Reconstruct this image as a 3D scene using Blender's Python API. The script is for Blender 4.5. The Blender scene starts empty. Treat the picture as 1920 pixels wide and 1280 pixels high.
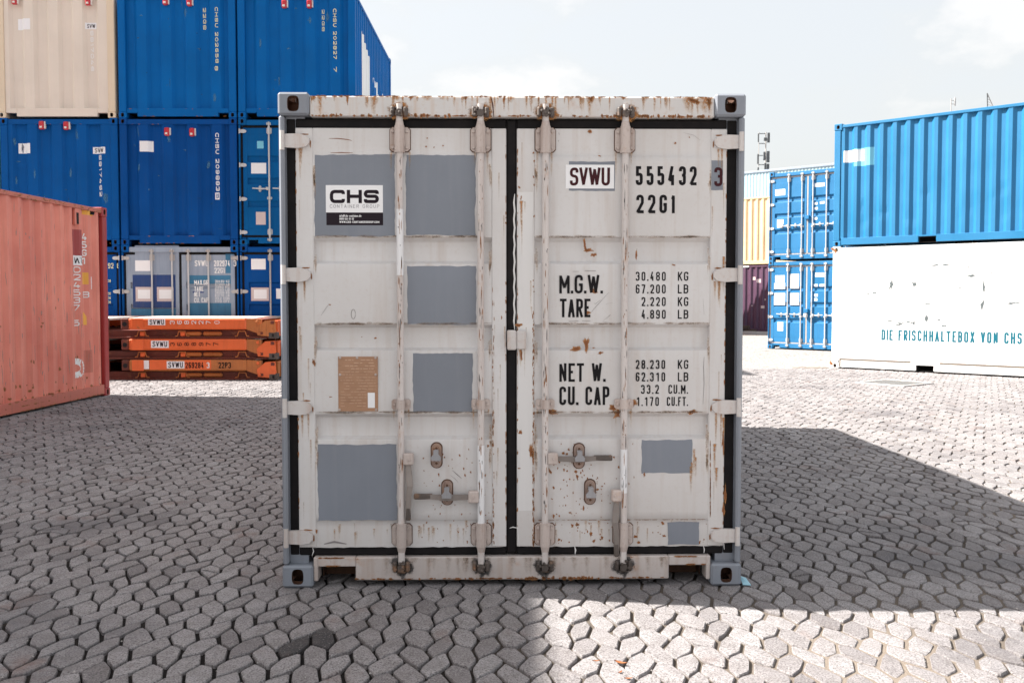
import bpy, math, random
from math import radians, sin, cos, tan, atan, pi, sqrt
from mathutils import Vector, Matrix

random.seed(7)
C = bpy.context.scene.collection
scene = bpy.context.scene

# ------------------------------------------------------------------ camera
CAM_H = 1.536
PITCH = 2.569
FOCAL = 1850.0                       # focal length in widths/1920 of the frame
cam_d = bpy.data.cameras.new('camera')
cam = bpy.data.objects.new('camera', cam_d)
C.objects.link(cam)
cam.location = (0, 0, CAM_H)
cam.rotation_euler = (radians(90 - PITCH), 0, 0)
cam_d.sensor_width = 36.0
cam_d.lens = 36.0 * FOCAL / 1920
cam_d.clip_start = 0.05
cam_d.clip_end = 3000
cam_d.dof.use_dof = True
cam_d.dof.focus_distance = 5.2
cam_d.dof.aperture_fstop = 11
scene.camera = cam

# ------------------------------------------------------------------ light
SUN_DIR = Vector((1.0, -0.147, -0.967)).normalized()      # the way the light travels
sun_d = bpy.data.lights.new('sun', 'SUN')
sun_d.energy = 3.55
sun_d.angle = radians(0.5)
sun_d.color = (1.0, 0.955, 0.88)
sun = bpy.data.objects.new('sun', sun_d)
C.objects.link(sun)
sun.rotation_euler = SUN_DIR.to_track_quat('-Z', 'Y').to_euler()
sun.location = (-30, 5, 30)

world = bpy.data.worlds.new('World')
scene.world = world
world.use_nodes = True
wt = world.node_tree
wt.nodes.clear()
w_out = wt.nodes.new('ShaderNodeOutputWorld')
w_bg = wt.nodes.new('ShaderNodeBackground')
w_bg.inputs['Strength'].default_value = 0.1
w_sky = wt.nodes.new('ShaderNodeTexSky')
w_sky.sky_type = 'NISHITA'
w_sky.sun_disc = False
w_sky.sun_elevation = math.asin(-SUN_DIR.z)
w_sky.sun_rotation = math.atan2(-SUN_DIR.x, -SUN_DIR.y)
w_sky.dust_density = 6.0
w_tc = wt.nodes.new('ShaderNodeTexCoord')
w_mp = wt.nodes.new('ShaderNodeMapping')
w_mp.inputs['Scale'].default_value = (1.0, 1.0, 1.9)
w_mp.inputs['Location'].default_value = (0.35, 0.1, 0.12)
w_n = wt.nodes.new('ShaderNodeTexNoise')
w_n.inputs['Scale'].default_value = 2.3
w_n.inputs['Detail'].default_value = 9
w_n.inputs['Roughness'].default_value = 0.55
w_r = wt.nodes.new('ShaderNodeValToRGB')
w_r.color_ramp.elements[0].position = 0.44
w_r.color_ramp.elements[0].color = (0.80, 0.80, 0.80, 1)
w_r.color_ramp.elements[1].position = 0.50
w_r.color_ramp.elements[1].color = (0.86, 0.86, 0.86, 1)
w_c = wt.nodes.new('ShaderNodeValToRGB')
w_c.color_ramp.elements[0].position = 0.475
w_c.color_ramp.elements[0].color = (0.86, 0.865, 0.84, 1)
w_c.color_ramp.elements[1].position = 0.515
w_c.color_ramp.elements[1].color = (1.01, 0.985, 0.945, 1)
w_cs = wt.nodes.new('ShaderNodeVectorMath')
w_cs.operation = 'SCALE'
w_cs.inputs['Scale'].default_value = 2.5
w_m = wt.nodes.new('ShaderNodeMixRGB')
L_ = wt.links.new
L_(w_tc.outputs['Generated'], w_mp.inputs['Vector'])
L_(w_mp.outputs['Vector'], w_n.inputs['Vector'])
L_(w_n.outputs['Fac'], w_r.inputs['Fac'])
L_(w_n.outputs['Fac'], w_c.inputs['Fac'])
L_(w_c.outputs['Color'], w_cs.inputs[0])
L_(w_r.outputs['Color'], w_m.inputs['Fac'])
L_(w_sky.outputs['Color'], w_m.inputs['Color1'])
L_(w_cs.outputs['Vector'], w_m.inputs['Color2'])
L_(w_m.outputs['Color'], w_bg.inputs['Color'])
L_(w_bg.outputs['Background'], w_out.inputs['Surface'])

vs = scene.view_settings
vs.view_transform = 'Standard'
vs.look = 'None'
vs.exposure = 2.05
vs.gamma = 1.0
vs.use_curve_mapping = False
scene.display_settings.display_device = 'sRGB'


def survey(x, y, depth):
    """Metres (across, up) on an upright plane at this distance, from measurements taken off the photograph."""
    th = radians(PITCH)
    a = atan((640 - y) / FOCAL) - th
    z = CAM_H + depth * tan(a)
    d = depth * cos(th) - (z - CAM_H) * sin(th)
    return (x - 960) * d / FOCAL, z


# ------------------------------------------------------------------ materials
class NT:
    def __init__(self, name):
        self.m = bpy.data.materials.new(name)
        self.m.use_nodes = True
        self.t = self.m.node_tree
        self.b = self.t.nodes['Principled BSDF']
        self.out = self.t.nodes['Material Output']

    def n(self, kind, **kw):
        nd = self.t.nodes.new('ShaderNode' + kind)
        for k, v in kw.items():
            if k in nd.inputs:
                nd.inputs[k].default_value = v
            else:
                setattr(nd, k, v)
        return nd

    def l(self, a, b):
        self.t.links.new(a, b)

    def coord(self, scale=(1, 1, 1), kind='Object', shift=True):
        tc = self.n('TexCoord')
        src = tc.outputs[kind]
        if shift:
            oi = self.n('ObjectInfo')
            mu = self.n('Math', operation='MULTIPLY')
            mu.inputs[1].default_value = 37.0
            self.l(oi.outputs['Random'], mu.inputs[0])
            ad = self.n('VectorMath', operation='ADD')
            self.l(src, ad.inputs[0])
            self.l(mu.outputs[0], ad.inputs[1])
            src = ad.outputs[0]
        mp = self.n('Mapping')
        mp.inputs['Scale'].default_value = scale
        self.l(src, mp.inputs['Vector'])
        return mp.outputs['Vector']

    def noise(self, vec, scale, detail=4, rough=0.55):
        nd = self.n('TexNoise')
        nd.inputs['Scale'].default_value = scale
        nd.inputs['Detail'].default_value = detail
        nd.inputs['Roughness'].default_value = rough
        self.l(vec, nd.inputs['Vector'])
        return nd.outputs['Fac']

    def ramp(self, fac, stops):
        r = self.n('ValToRGB')
        e = r.color_ramp.elements
        while len(e) < len(stops):
            e.new(0.5)
        for el, (p, c) in zip(e, stops):
            el.position = p
            el.color = (c, c, c, 1) if isinstance(c, (int, float)) else (c[0], c[1], c[2], 1)
        self.l(fac, r.inputs['Fac'])
        return r.outputs['Color']

    def mix(self, fac, a, b, mode='MIX'):
        x = self.n('MixRGB')
        x.blend_type = mode
        for s, v in ((x.inputs['Fac'], fac), (x.inputs['Color1'], a), (x.inputs['Color2'], b)):
            if isinstance(v, (int, float)):
                s.default_value = v
            elif isinstance(v, tuple):
                s.default_value = (v[0], v[1], v[2], 1)
            else:
                self.l(v, s)
        return x.outputs['Color']

    def bump(self, h, strength=0.3, dist=0.01):
        b = self.n('Bump')
        b.inputs['Strength'].default_value = strength
        b.inputs['Distance'].default_value = dist
        self.l(h, b.inputs['Height'])
        self.l(b.outputs['Normal'], self.b.inputs['Normal'])

    def done(self, col=None, rough=None, metal=0.0, spec=None):
        if col is not None:
            if isinstance(col, tuple):
                self.b.inputs['Base Color'].default_value = (col[0], col[1], col[2], 1)
            else:
                self.l(col, self.b.inputs['Base Color'])
        if rough is not None:
            if isinstance(rough, (int, float)):
                self.b.inputs['Roughness'].default_value = rough
            else:
                self.l(rough, self.b.inputs['Roughness'])
        self.b.inputs['Metallic'].default_value = metal
        if spec is not None:
            self.b.inputs['Specular IOR Level'].default_value = spec
        return self.m


RUST_A, RUST_B = (0.30, 0.10, 0.028), (0.085, 0.03, 0.018)


def paint(name, rgb, rough=0.42, var=0.10, grime=0.12, rust=0.0, grime_col=(0.16, 0.12, 0.10), bump=0.12, faded=None, spec=None):
    g = NT(name)
    o = g.coord()
    st = g.coord((22, 22, 1.1))
    big = g.noise(o, 1.3, 5)
    lo = tuple(c * (1 - var) for c in rgb)
    hi = tuple(min(1, c * (1 + var)) for c in rgb) if faded is None else faded
    col = g.mix(g.ramp(big, [(0.3, 0.0), (0.7, 1.0)]), lo, hi)
    col = g.mix(g.ramp(g.noise(st, 1.0, 6, 0.6), [(0.5, 0.0), (0.78, grime)]), col, grime_col)
    fine = g.noise(o, 55, 5, 0.6)
    col = g.mix(g.ramp(fine, [(0.55, 0.0), (0.8, grime * 0.6)]), col, grime_col)
    if rust > 0:
        rn = g.noise(o, 7.5, 9, 0.68)
        rm = g.ramp(rn, [(0.72 - rust * 0.16, 0.0), (0.76 - rust * 0.16, 1.0)])
        rc = g.mix(g.noise(o, 60, 4), RUST_B, RUST_A)
        halo = g.ramp(rn, [(0.62 - rust * 0.16, 0.0), (0.74 - rust * 0.16, 0.35)])
        col = g.mix(halo, col, (0.45, 0.22, 0.09))
        col = g.mix(rm, col, rc)
    g.bump(g.mix(0.5, g.noise(o, 9, 3), fine), bump, 0.004)
    return g.done(col, g.ramp(big, [(0.3, rough - 0.06), (0.7, rough + 0.1)]), 0, spec)


M = {}
M['grey'] = paint('weathered_pale_grey_paint', (0.59, 0.565, 0.555), 0.5, 0.06, 0.32, 0.0, (0.40, 0.29, 0.22), faded=(0.645, 0.635, 0.64))
M['grey_low'] = paint('dirty_pale_grey_paint', (0.50, 0.45, 0.43), 0.5, 0.07, 0.5, 0.30, (0.30, 0.17, 0.10))
M['header'] = paint('rusty_pale_grey_paint', (0.56, 0.545, 0.54), 0.5, 0.05, 0.5, 0.22, (0.48, 0.27, 0.13))
M['slate'] = paint('slate_touch_up_paint', (0.185, 0.205, 0.245), 0.42, 0.12, 0.22, 0.0, (0.27, 0.28, 0.31))
M['post'] = paint('blue_grey_post_paint', (0.215, 0.235, 0.275), 0.45, 0.08, 0.2, 0.0)
M['rod'] = paint('chipped_white_rod_paint', (0.60, 0.555, 0.54), 0.45, 0.07, 0.5, 0.22, (0.30, 0.20, 0.16))
M['rodwhite'] = paint('fresh_white_rod_paint', (0.74, 0.74, 0.76), 0.45, 0.03, 0.10, 0.0)
M['iron'] = paint('worn_bare_iron', (0.085, 0.068, 0.06), 0.5, 0.3, 0.4, 0.45, (0.05, 0.035, 0.03), 0.5)
M['bracket'] = paint('rust_tinged_bracket_paint', (0.50, 0.43, 0.40), 0.5, 0.14, 0.7, 0.36, (0.22, 0.115, 0.075))
M['galv'] = paint('galvanised_steel', (0.50, 0.50, 0.51), 0.4, 0.08, 0.15, 0.0)
M['galvdk'] = paint('weathered_galvanised_steel', (0.42, 0.40, 0.39), 0.45, 0.1, 0.3, 0.15)
g = NT('black_rubber'); o = g.coord()
M['rubber'] = g.done(g.mix(g.ramp(g.noise(o, 14, 6), [(0.45, 0.0), (0.75, 0.6)]), (0.009, 0.008, 0.009), (0.020, 0.016, 0.016)), 0.7, 0, 0.15)
g = NT('dark_recess'); M['dark'] = g.done((0.012, 0.01, 0.011), 0.9)
g = NT('rusty_steel'); o = g.coord()
M['rust'] = g.done(g.mix(g.noise(o, 30, 6), (0.035, 0.016, 0.011), (0.11, 0.042, 0.018)), 0.85)
g = NT('dark_rust_rim'); o = g.coord()
M['rim'] = g.done(g.mix(g.noise(o, 40, 5), (0.045, 0.028, 0.022), (0.16, 0.075, 0.04)), 0.9)
M['blue'] = paint('deep_blue_paint', (0.0006, 0.078, 0.29), 0.55, 0.10, 0.12, 0.0, (0.05, 0.08, 0.14), spec=0.10)
M['blue2'] = paint('azure_blue_paint', (0.0006, 0.112, 0.37), 0.55, 0.10, 0.08, 0.0, (0.05, 0.10, 0.18), spec=0.10)
M['blue3'] = paint('royal_blue_paint', (0.0006, 0.060, 0.25), 0.55, 0.10, 0.15, 0.0, (0.05, 0.06, 0.10), spec=0.10)
M['bluedoor'] = paint('petrol_blue_paint', (0.0006, 0.095, 0.29), 0.55, 0.10, 0.15, 0.0, (0.06, 0.08, 0.12), spec=0.10)
M['cream'] = paint('cream_paint', (0.70, 0.62, 0.54), 0.5, 0.05, 0.10, 0.0, (0.45, 0.36, 0.28))
M['creampost'] = paint('ochre_cream_paint', (0.68, 0.56, 0.42), 0.5, 0.05, 0.15, 0.0, (0.35, 0.22, 0.12))
M['cyan'] = paint('light_cyan_paint', (0.16, 0.50, 0.66), 0.45, 0.06, 0.1)
M['redwall'] = paint('sun_faded_red_paint', (0.68, 0.175, 0.125), 0.5, 0.12, 0.40, 0.0, (0.40, 0.17, 0.12), 0.2, faded=(0.78, 0.27, 0.20))
M['redpost'] = paint('oxide_red_paint', (0.33, 0.034, 0.034), 0.45, 0.08, 0.15, 0.05)
M['redrail'] = paint('worn_red_rail_paint', (0.50, 0.14, 0.10), 0.5, 0.12, 0.5, 0.30, (0.25, 0.10, 0.06))
M['sky'] = paint('sky_blue_paint', (0.008, 0.155, 0.335), 0.5, 0.06, 0.06, 0.0, (0.10, 0.2, 0.3))
M['skydoor'] = paint('bright_blue_paint', (0.008, 0.14, 0.32), 0.5, 0.08, 0.12, 0.0, (0.08, 0.15, 0.25))
M['white'] = paint('white_reefer_paint', (0.80, 0.80, 0.80), 0.45, 0.02, 0.03, 0.0, (0.5, 0.48, 0.45))
M['yellow'] = paint('yellow_ochre_paint', (0.74, 0.54, 0.32), 0.5, 0.08, 0.4, 0.10, (0.45, 0.20, 0.06))
M['plum'] = paint('plum_paint', (0.085, 0.038, 0.075), 0.5, 0.12, 0.25, 0.0, (0.10, 0.05, 0.05))
M['greyblue'] = paint('faded_blue_grey_paint', (0.27, 0.32, 0.40), 0.48, 0.10, 0.35, 0.0, (0.06, 0.13, 0.24))
M['teal'] = paint('worn_teal_paint', (0.028, 0.15, 0.27), 0.48, 0.25, 0.4, 0.0, (0.02, 0.05, 0.12))
M['navy'] = paint('navy_panel_paint', (0.008, 0.04, 0.16), 0.45, 0.15, 0.2)
M['orange'] = paint('signal_orange_paint', (0.74, 0.135, 0.035), 0.42, 0.12, 0.2, 0.08, (0.25, 0.06, 0.02))
M['orangeold'] = paint('weathered_orange_paint', (0.50, 0.16, 0.042), 0.55, 0.2, 0.55, 0.3, (0.16, 0.05, 0.02))
M['rackdark'] = paint('rust_red_frame_paint', (0.14, 0.03, 0.018), 0.6, 0.25, 0.5, 0.25, (0.03, 0.015, 0.012))
M['deck'] = paint('glare_pale_plate', (0.66, 0.60, 0.55), 0.6, 0.08, 0.3, 0.1, (0.35, 0.22, 0.15))  # folded end walls: the pale colour stands in for sun glare on top
M['label'] = paint('white_vinyl_label', (0.80, 0.80, 0.82), 0.35, 0.02, 0.03)
M['labelold'] = paint('pinkish_aged_label', (0.58, 0.47, 0.46), 0.5, 0.05, 0.1)
M['black'] = NT('black_lettering').done((0.009, 0.008, 0.010), 0.65, 0, 0.15)
M['maroon'] = NT('maroon_lettering').done((0.045, 0.008, 0.012), 0.6, 0, 0.2)
M['ink'] = NT('dark_plum_print').done((0.014, 0.008, 0.014), 0.6, 0, 0.2)
M['thin'] = NT('grey_print').done((0.20, 0.19, 0.21), 0.5)
M['wlet'] = paint('white_lettering', (0.80, 0.80, 0.80), 0.5, 0.03, 0.12)
M['ylet'] = paint('pale_yellow_lettering', (0.72, 0.68, 0.42), 0.5, 0.05, 0.1)
M['clet'] = NT('turquoise_lettering').done((0.006, 0.115, 0.165), 0.6, 0, 0.2)
M['redclip'] = paint('red_plastic', (0.50, 0.022, 0.035), 0.35, 0.1, 0.1)
M['clipwhite'] = NT('pale_plastic').done((0.7, 0.66, 0.62), 0.4)
M['caution'] = paint('caution_yellow', (0.75, 0.36, 0.04), 0.5, 0.1, 0.2)
g = NT('brown_foil_plate'); o = g.coord((1, 1, 1)); o2 = g.coord((18, 1, 160))
M['brown'] = g.done(g.mix(g.ramp(g.noise(o2, 1.0, 3), [(0.55, 0.0), (0.7, 0.45)]),
                          g.mix(g.noise(o, 12, 5), (0.30, 0.155, 0.085), (0.42, 0.235, 0.14)), (0.18, 0.09, 0.05)), 0.5)
g = NT('tan_print'); M['tan'] = g.done((0.55, 0.36, 0.25), 0.5)
M['clad'] = paint('pale_blue_cladding', (0.36, 0.50, 0.58), 0.5, 0.05, 0.1)
M['dkgrey'] = NT('dark_grey_metal').done((0.10, 0.11, 0.12), 0.5)
M['plate'] = paint('scuffed_steel_plate', (0.10, 0.10, 0.10), 0.7, 0.2, 0.4)
M['paper'] = NT('light_blue_paper').done((0.30, 0.52, 0.62), 0.7)
M['tanstrip'] = paint('grimy_edge_sealant', (0.13, 0.10, 0.075), 0.7, 0.1, 0.3)
M['concrete'] = paint('kerb_concrete', (0.38, 0.36, 0.35), 0.8, 0.1, 0.2)
M['timber'] = paint('dark_timber', (0.07, 0.05, 0.04), 0.8, 0.2, 0.3)

# soft-edged stains: the vertex value 'a' runs from 1 at the heart of a stain to 0 at its rim, broken up by noise


def stain(name, c1, c2, fringe, rough=0.85, gain=1.0, soft=False):
    g = NT(name)
    at = g.n('Attribute', attribute_name='a')
    o = g.coord(shift=False)
    nz = g.noise(o, 70, 6, 0.7)
    if soft:
        ad = g.n('Math', operation='MULTIPLY')
        g.l(at.outputs['Fac'], ad.inputs[0])
        g.l(g.ramp(nz, [(0.3, 0.1), (0.7, 1.0)]), ad.inputs[1])
        mask = g.ramp(ad.outputs[0], [(0.0, 0.0), (0.55, gain)])
    else:
        ad = g.n('Math', operation='ADD')
        g.l(at.outputs['Fac'], ad.inputs[0])
        g.l(nz, ad.inputs[1])
        mask = g.ramp(ad.outputs[0], [(0.70, 0.0), (0.92, 0.55 * gain), (1.0, gain)])
    col = g.mix(g.noise(o, 240, 3), c1, c2)
    col = g.mix(g.ramp(at.outputs['Fac'], [(0.15, 1.0), (0.75, 0.0)]), col, fringe)
    tr = g.n('BsdfTransparent')
    mx = g.n('MixShader')
    g.l(mask, mx.inputs['Fac'])
    g.l(tr.outputs[0], mx.inputs[1])
    g.l(g.b.outputs[0], mx.inputs[2])
    g.l(mx.outputs[0], g.out.inputs['Surface'])
    return g.done(col, rough)


M['ruststain'] = stain('rust_stain', (0.30, 0.11, 0.035), (0.11, 0.035, 0.018), (0.52, 0.26, 0.085))
M['drip'] = stain('rust_drip', (0.46, 0.21, 0.07), (0.33, 0.13, 0.045), (0.56, 0.34, 0.16), 0.8, 1.0, True)
M['scrape'] = stain('grey_scrape', (0.10, 0.12, 0.13), (0.05, 0.065, 0.07), (0.2, 0.22, 0.23), 0.7, 1.0)
M['pale'] = stain('chalky_scuff', (0.55, 0.42, 0.38), (0.50, 0.34, 0.29), (0.5, 0.3, 0.25), 0.8, 0.6)
M['bluescuff'] = stain('blue_scuff', (0.10, 0.28, 0.42), (0.06, 0.20, 0.36), (0.05, 0.18, 0.34), 0.7, 0.5)
M['hasp'] = paint('grey_hasp_steel', (0.30, 0.30, 0.32), 0.45, 0.2, 0.4, 0.2)
M['soot'] = stain('grease_stain', (0.05, 0.045, 0.045), (0.02, 0.02, 0.02), (0.12, 0.11, 0.11), 0.6, 0.85)
M['dust'] = stain('beige_grime', (0.36, 0.25, 0.17), (0.30, 0.20, 0.13), (0.42, 0.32, 0.24), 0.8, 0.45, True)
M['scuff'] = NT('grey_scuff').done((0.22, 0.20, 0.20), 0.8)
M['wpaint'] = paint('white_paint_dribble', (0.66, 0.65, 0.65), 0.5, 0.03, 0.05)

# paving
g = NT('rough_paving_stone')
at = g.n('Attribute', attribute_name='tint')
p = g.coord(kind='Object', shift=False)
base = g.ramp(at.outputs['Fac'], [(0.0, (0.03, 0.03, 0.034)), (0.14, (0.18, 0.166, 0.172)), (0.5, (0.285, 0.268, 0.275)), (0.8, (0.32, 0.306, 0.315)), (1.0, (0.38, 0.37, 0.385))])
spk = g.noise(p, 120, 6, 0.8)
base = g.mix(g.ramp(spk, [(0.40, 0.85), (0.50, 0.0)]), base, (0.05, 0.043, 0.042))
base = g.mix(g.ramp(spk, [(0.56, 0.0), (0.66, 0.65)]), base, (0.52, 0.49, 0.46))
blot = g.noise(p, 0.55, 6, 0.6)
base = g.mix(g.ramp(blot, [(0.53, 0.0), (0.68, 0.6)]), base, (0.085, 0.082, 0.092))
rblot = g.noise(p, 2.1, 5, 0.62)
base = g.mix(g.ramp(rblot, [(0.60, 0.0), (0.72, 0.5)]), base, (0.17, 0.095, 0.075))
mid = g.noise(p, 11, 6, 0.7)
base = g.mix(g.ramp(mid, [(0.3, 0.45), (0.55, 0.0)]), base, (0.12, 0.105, 0.10))
g.bump(g.mix(0.45, spk, g.noise(p, 45, 5, 0.7)), 0.75, 0.008)
M['stone'] = g.done(base, 0.9, 0, 0.25)
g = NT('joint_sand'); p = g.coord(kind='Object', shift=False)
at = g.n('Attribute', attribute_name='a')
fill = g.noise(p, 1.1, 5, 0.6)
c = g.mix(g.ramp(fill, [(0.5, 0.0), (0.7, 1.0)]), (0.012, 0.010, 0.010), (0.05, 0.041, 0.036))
c = g.mix(at.outputs['Fac'], c, (0.21, 0.175, 0.145))  # sand paled over the sunlit patch, sunlight put into its colour
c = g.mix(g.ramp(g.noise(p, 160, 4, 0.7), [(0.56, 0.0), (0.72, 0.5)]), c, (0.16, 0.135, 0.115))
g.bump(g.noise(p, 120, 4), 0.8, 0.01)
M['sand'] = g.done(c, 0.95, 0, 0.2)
g = NT('far_paving'); p = g.coord(kind='Object', shift=False)
vo = g.n('TexVoronoi', feature='DISTANCE_TO_EDGE')
vo.inputs['Scale'].default_value = 6.6
g.l(p, vo.inputs['Vector'])
c = g.mix(g.ramp(vo.outputs['Distance'], [(0.02, 1.0), (0.07, 0.0)]), g.mix(g.noise(p, 3.0, 5), (0.25, 0.235, 0.23), (0.34, 0.325, 0.315)), (0.14, 0.12, 0.11))
M['far'] = g.done(c, 0.9, 0, 0.25)
g = NT('asphalt'); p = g.coord(kind='Object', shift=False)
M['asphalt'] = g.done(g.mix(g.noise(p, 40, 5), (0.04, 0.04, 0.042), (0.075, 0.073, 0.072)), 0.9)


# ------------------------------------------------------------------ mesh building
class MB:
    def __init__(self):
        self.v, self.f, self.s, self.a = [], [], [], []

    def add(self, vs, fs, smooth=False, a=None):
        b = len(self.v)
        self.v += [tuple(p) for p in vs]
        self.a += list(a) if a is not None else [0.0] * len(vs)
        self.f += [tuple(b + i for i in q) for q in fs]
        self.s += [smooth] * len(fs)
        return self

    def box(self, x0, x1, y0, y1, z0, z1, bev=0.0, skip=()):
        x0, x1 = min(x0, x1), max(x0, x1)
        y0, y1 = min(y0, y1), max(y0, y1)
        z0, z1 = min(z0, z1), max(z0, z1)
        if bev <= 0:
            vs = [(x, y, z) for x in (x0, x1) for y in (y0, y1) for z in (z0, z1)]
            return self.add(vs, [(0, 1, 3, 2), (4, 6, 7, 5), (0, 4, 5, 1), (2, 3, 7, 6), (0, 2, 6, 4), (1, 5, 7, 3)])
        bev = min(bev, (x1 - x0) * .45, (y1 - y0) * .45, (z1 - z0) * .45)
        vs, idx = [], {}
        lo, hi = (x0, y0, z0), (x1, y1, z1)
        for cx in (0, 1):
            for cy in (0, 1):
                for cz in (0, 1):
                    c = (cx, cy, cz)
                    for ax in range(3):       # the copy of this corner that lies on the face across axis ax
                        q = []
                        for k in range(3):
                            e = hi[k] if c[k] else lo[k]
                            if k != ax:
                                e += -bev if c[k] else bev
                            q.append(e)
                        idx[c, ax] = len(vs)
                        vs.append(tuple(q))
        fs = []
        for ax in range(3):
            u, w = (ax + 1) % 3, (ax + 2) % 3
            for sd in (0, 1):
                if (ax, sd) in skip:
                    continue
                q = []
                for (a, b) in ((0, 0), (1, 0), (1, 1), (0, 1)):
                    c = [0, 0, 0]; c[ax] = sd; c[u] = a; c[w] = b
                    q.append(idx[tuple(c), ax])
                fs.append(tuple(q) if sd else tuple(reversed(q)))
            for (a, b) in ((0, 0), (0, 1), (1, 0), (1, 1)):      # edges along axis ax
                c0 = [0, 0, 0]; c1 = [0, 0, 0]
                c0[u] = c1[u] = a; c0[w] = c1[w] = b
                c1[ax] = 1
                c0, c1 = tuple(c0), tuple(c1)
                q = (idx[c0, u], idx[c1, u], idx[c1, w], idx[c0, w])
                fs.append(q if (a + b) % 2 == 1 else tuple(reversed(q)))
        for cx in (0, 1):
            for cy in (0, 1):
                for cz in (0, 1):
                    c = (cx, cy, cz)
                    q = (idx[c, 0], idx[c, 1], idx[c, 2])
                    fs.append(q if (cx + cy + cz) % 2 == 1 else tuple(reversed(q)))
        return self.add(vs, fs)

    def cyl(self, p0, p1, r0, r1=None, n=12, caps=True):
        r1 = r0 if r1 is None else r1
        p0, p1 = Vector(p0), Vector(p1)
        d = (p1 - p0).normalized()
        u = d.orthogonal().normalized()
        w = d.cross(u)
        vs = []
        for p, r in ((p0, r0), (p1, r1)):
            for k in range(n):
                t = 2 * pi * k / n
                vs.append(p + u * (r * cos(t)) + w * (r * sin(t)))
        self.add(vs, [(k, (k + 1) % n, n + (k + 1) % n, n + k) for k in range(n)], True)
        if caps:
            self.add(vs[:n], [tuple(reversed(range(n)))])
            self.add(vs[n:], [tuple(range(n))])
        return self

    def tube(self, pts, radii, n=10):
        """A round bar through points, a radius at each."""
        pts = [Vector(p) for p in pts]
        if isinstance(radii, (int, float)):
            radii = [radii] * len(pts)
        vs = []
        for i, p in enumerate(pts):
            d = (pts[min(i + 1, len(pts) - 1)] - pts[max(i - 1, 0)]).normalized()
            u = Vector((0.31, 0.87, 0.22)).cross(d).normalized()
            w = d.cross(u)
            for k in range(n):
                t = 2 * pi * k / n
                vs.append(p + u * (radii[i] * cos(t)) + w * (radii[i] * sin(t)))
        fs = []
        for i in range(len(pts) - 1):
            for k in range(n):
                fs.append((i * n + k, i * n + (k + 1) % n, (i + 1) * n + (k + 1) % n, (i + 1) * n + k))
        self.add(vs, fs, True)
        self.add(vs[:n], [tuple(reversed(range(n)))])
        self.add(vs[-n:], [tuple(range(n))])
        return self

    def prism(self, poly, fr, n0, n1):
        """Outline poly (u, v) on the face frame fr, from depth n0 (back) to n1 (front)."""
        k = len(poly)
        vs = [fr(u, v, n0) for u, v in poly] + [fr(u, v, n1) for u, v in poly]
        fs = [(i, (i + 1) % k, k + (i + 1) % k, k + i) for i in range(k)]
        fs += [tuple(range(k, 2 * k)), tuple(reversed(range(k)))]
        return self.add(vs, fs)

    def build(self, name, mat, parent=None, fixn=False):
        me = bpy.data.meshes.new(name)
        me.from_pydata(self.v, [], self.f)
        me.polygons.foreach_set('use_smooth', self.s)
        if any(self.a):
            at_ = me.attributes.new('a', 'FLOAT', 'POINT')
            at_.data.foreach_set('value', self.a)
        me.materials.append(mat)
        me.update()
        o = bpy.data.objects.new(name, me)
        C.objects.link(o)
        if parent is not None:
            o.parent = parent
        return o


def tag(o, label=None, cat=None, group=None, kind=None):
    for k, v in (('label', label), ('category', cat), ('group', group), ('kind', kind)):
        if v:
            o[k] = v
    return o


def thing(name, label, cat, loc=(0, 0, 0), rotz=0.0, group=None):
    o = bpy.data.objects.new(name, None)
    o.empty_display_size = 0.3
    C.objects.link(o)
    o.location = loc
    o.rotation_euler = (0, 0, rotz)
    return tag(o, label, cat, group)


# face frames: u to the viewer's right, v up, n out of the face
def fr_front(y0=0.0):
    return lambda u, v, n: (u, y0 - n, v)


def fr_right(x0):                                   # the face whose normal is +x
    return lambda u, v, n: (x0 + n, u, v)


def fr_left(x0, length):                            # the face whose normal is -x, u measured from its left end
    return lambda u, v, n: (x0 - n, length - u, v)


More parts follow.
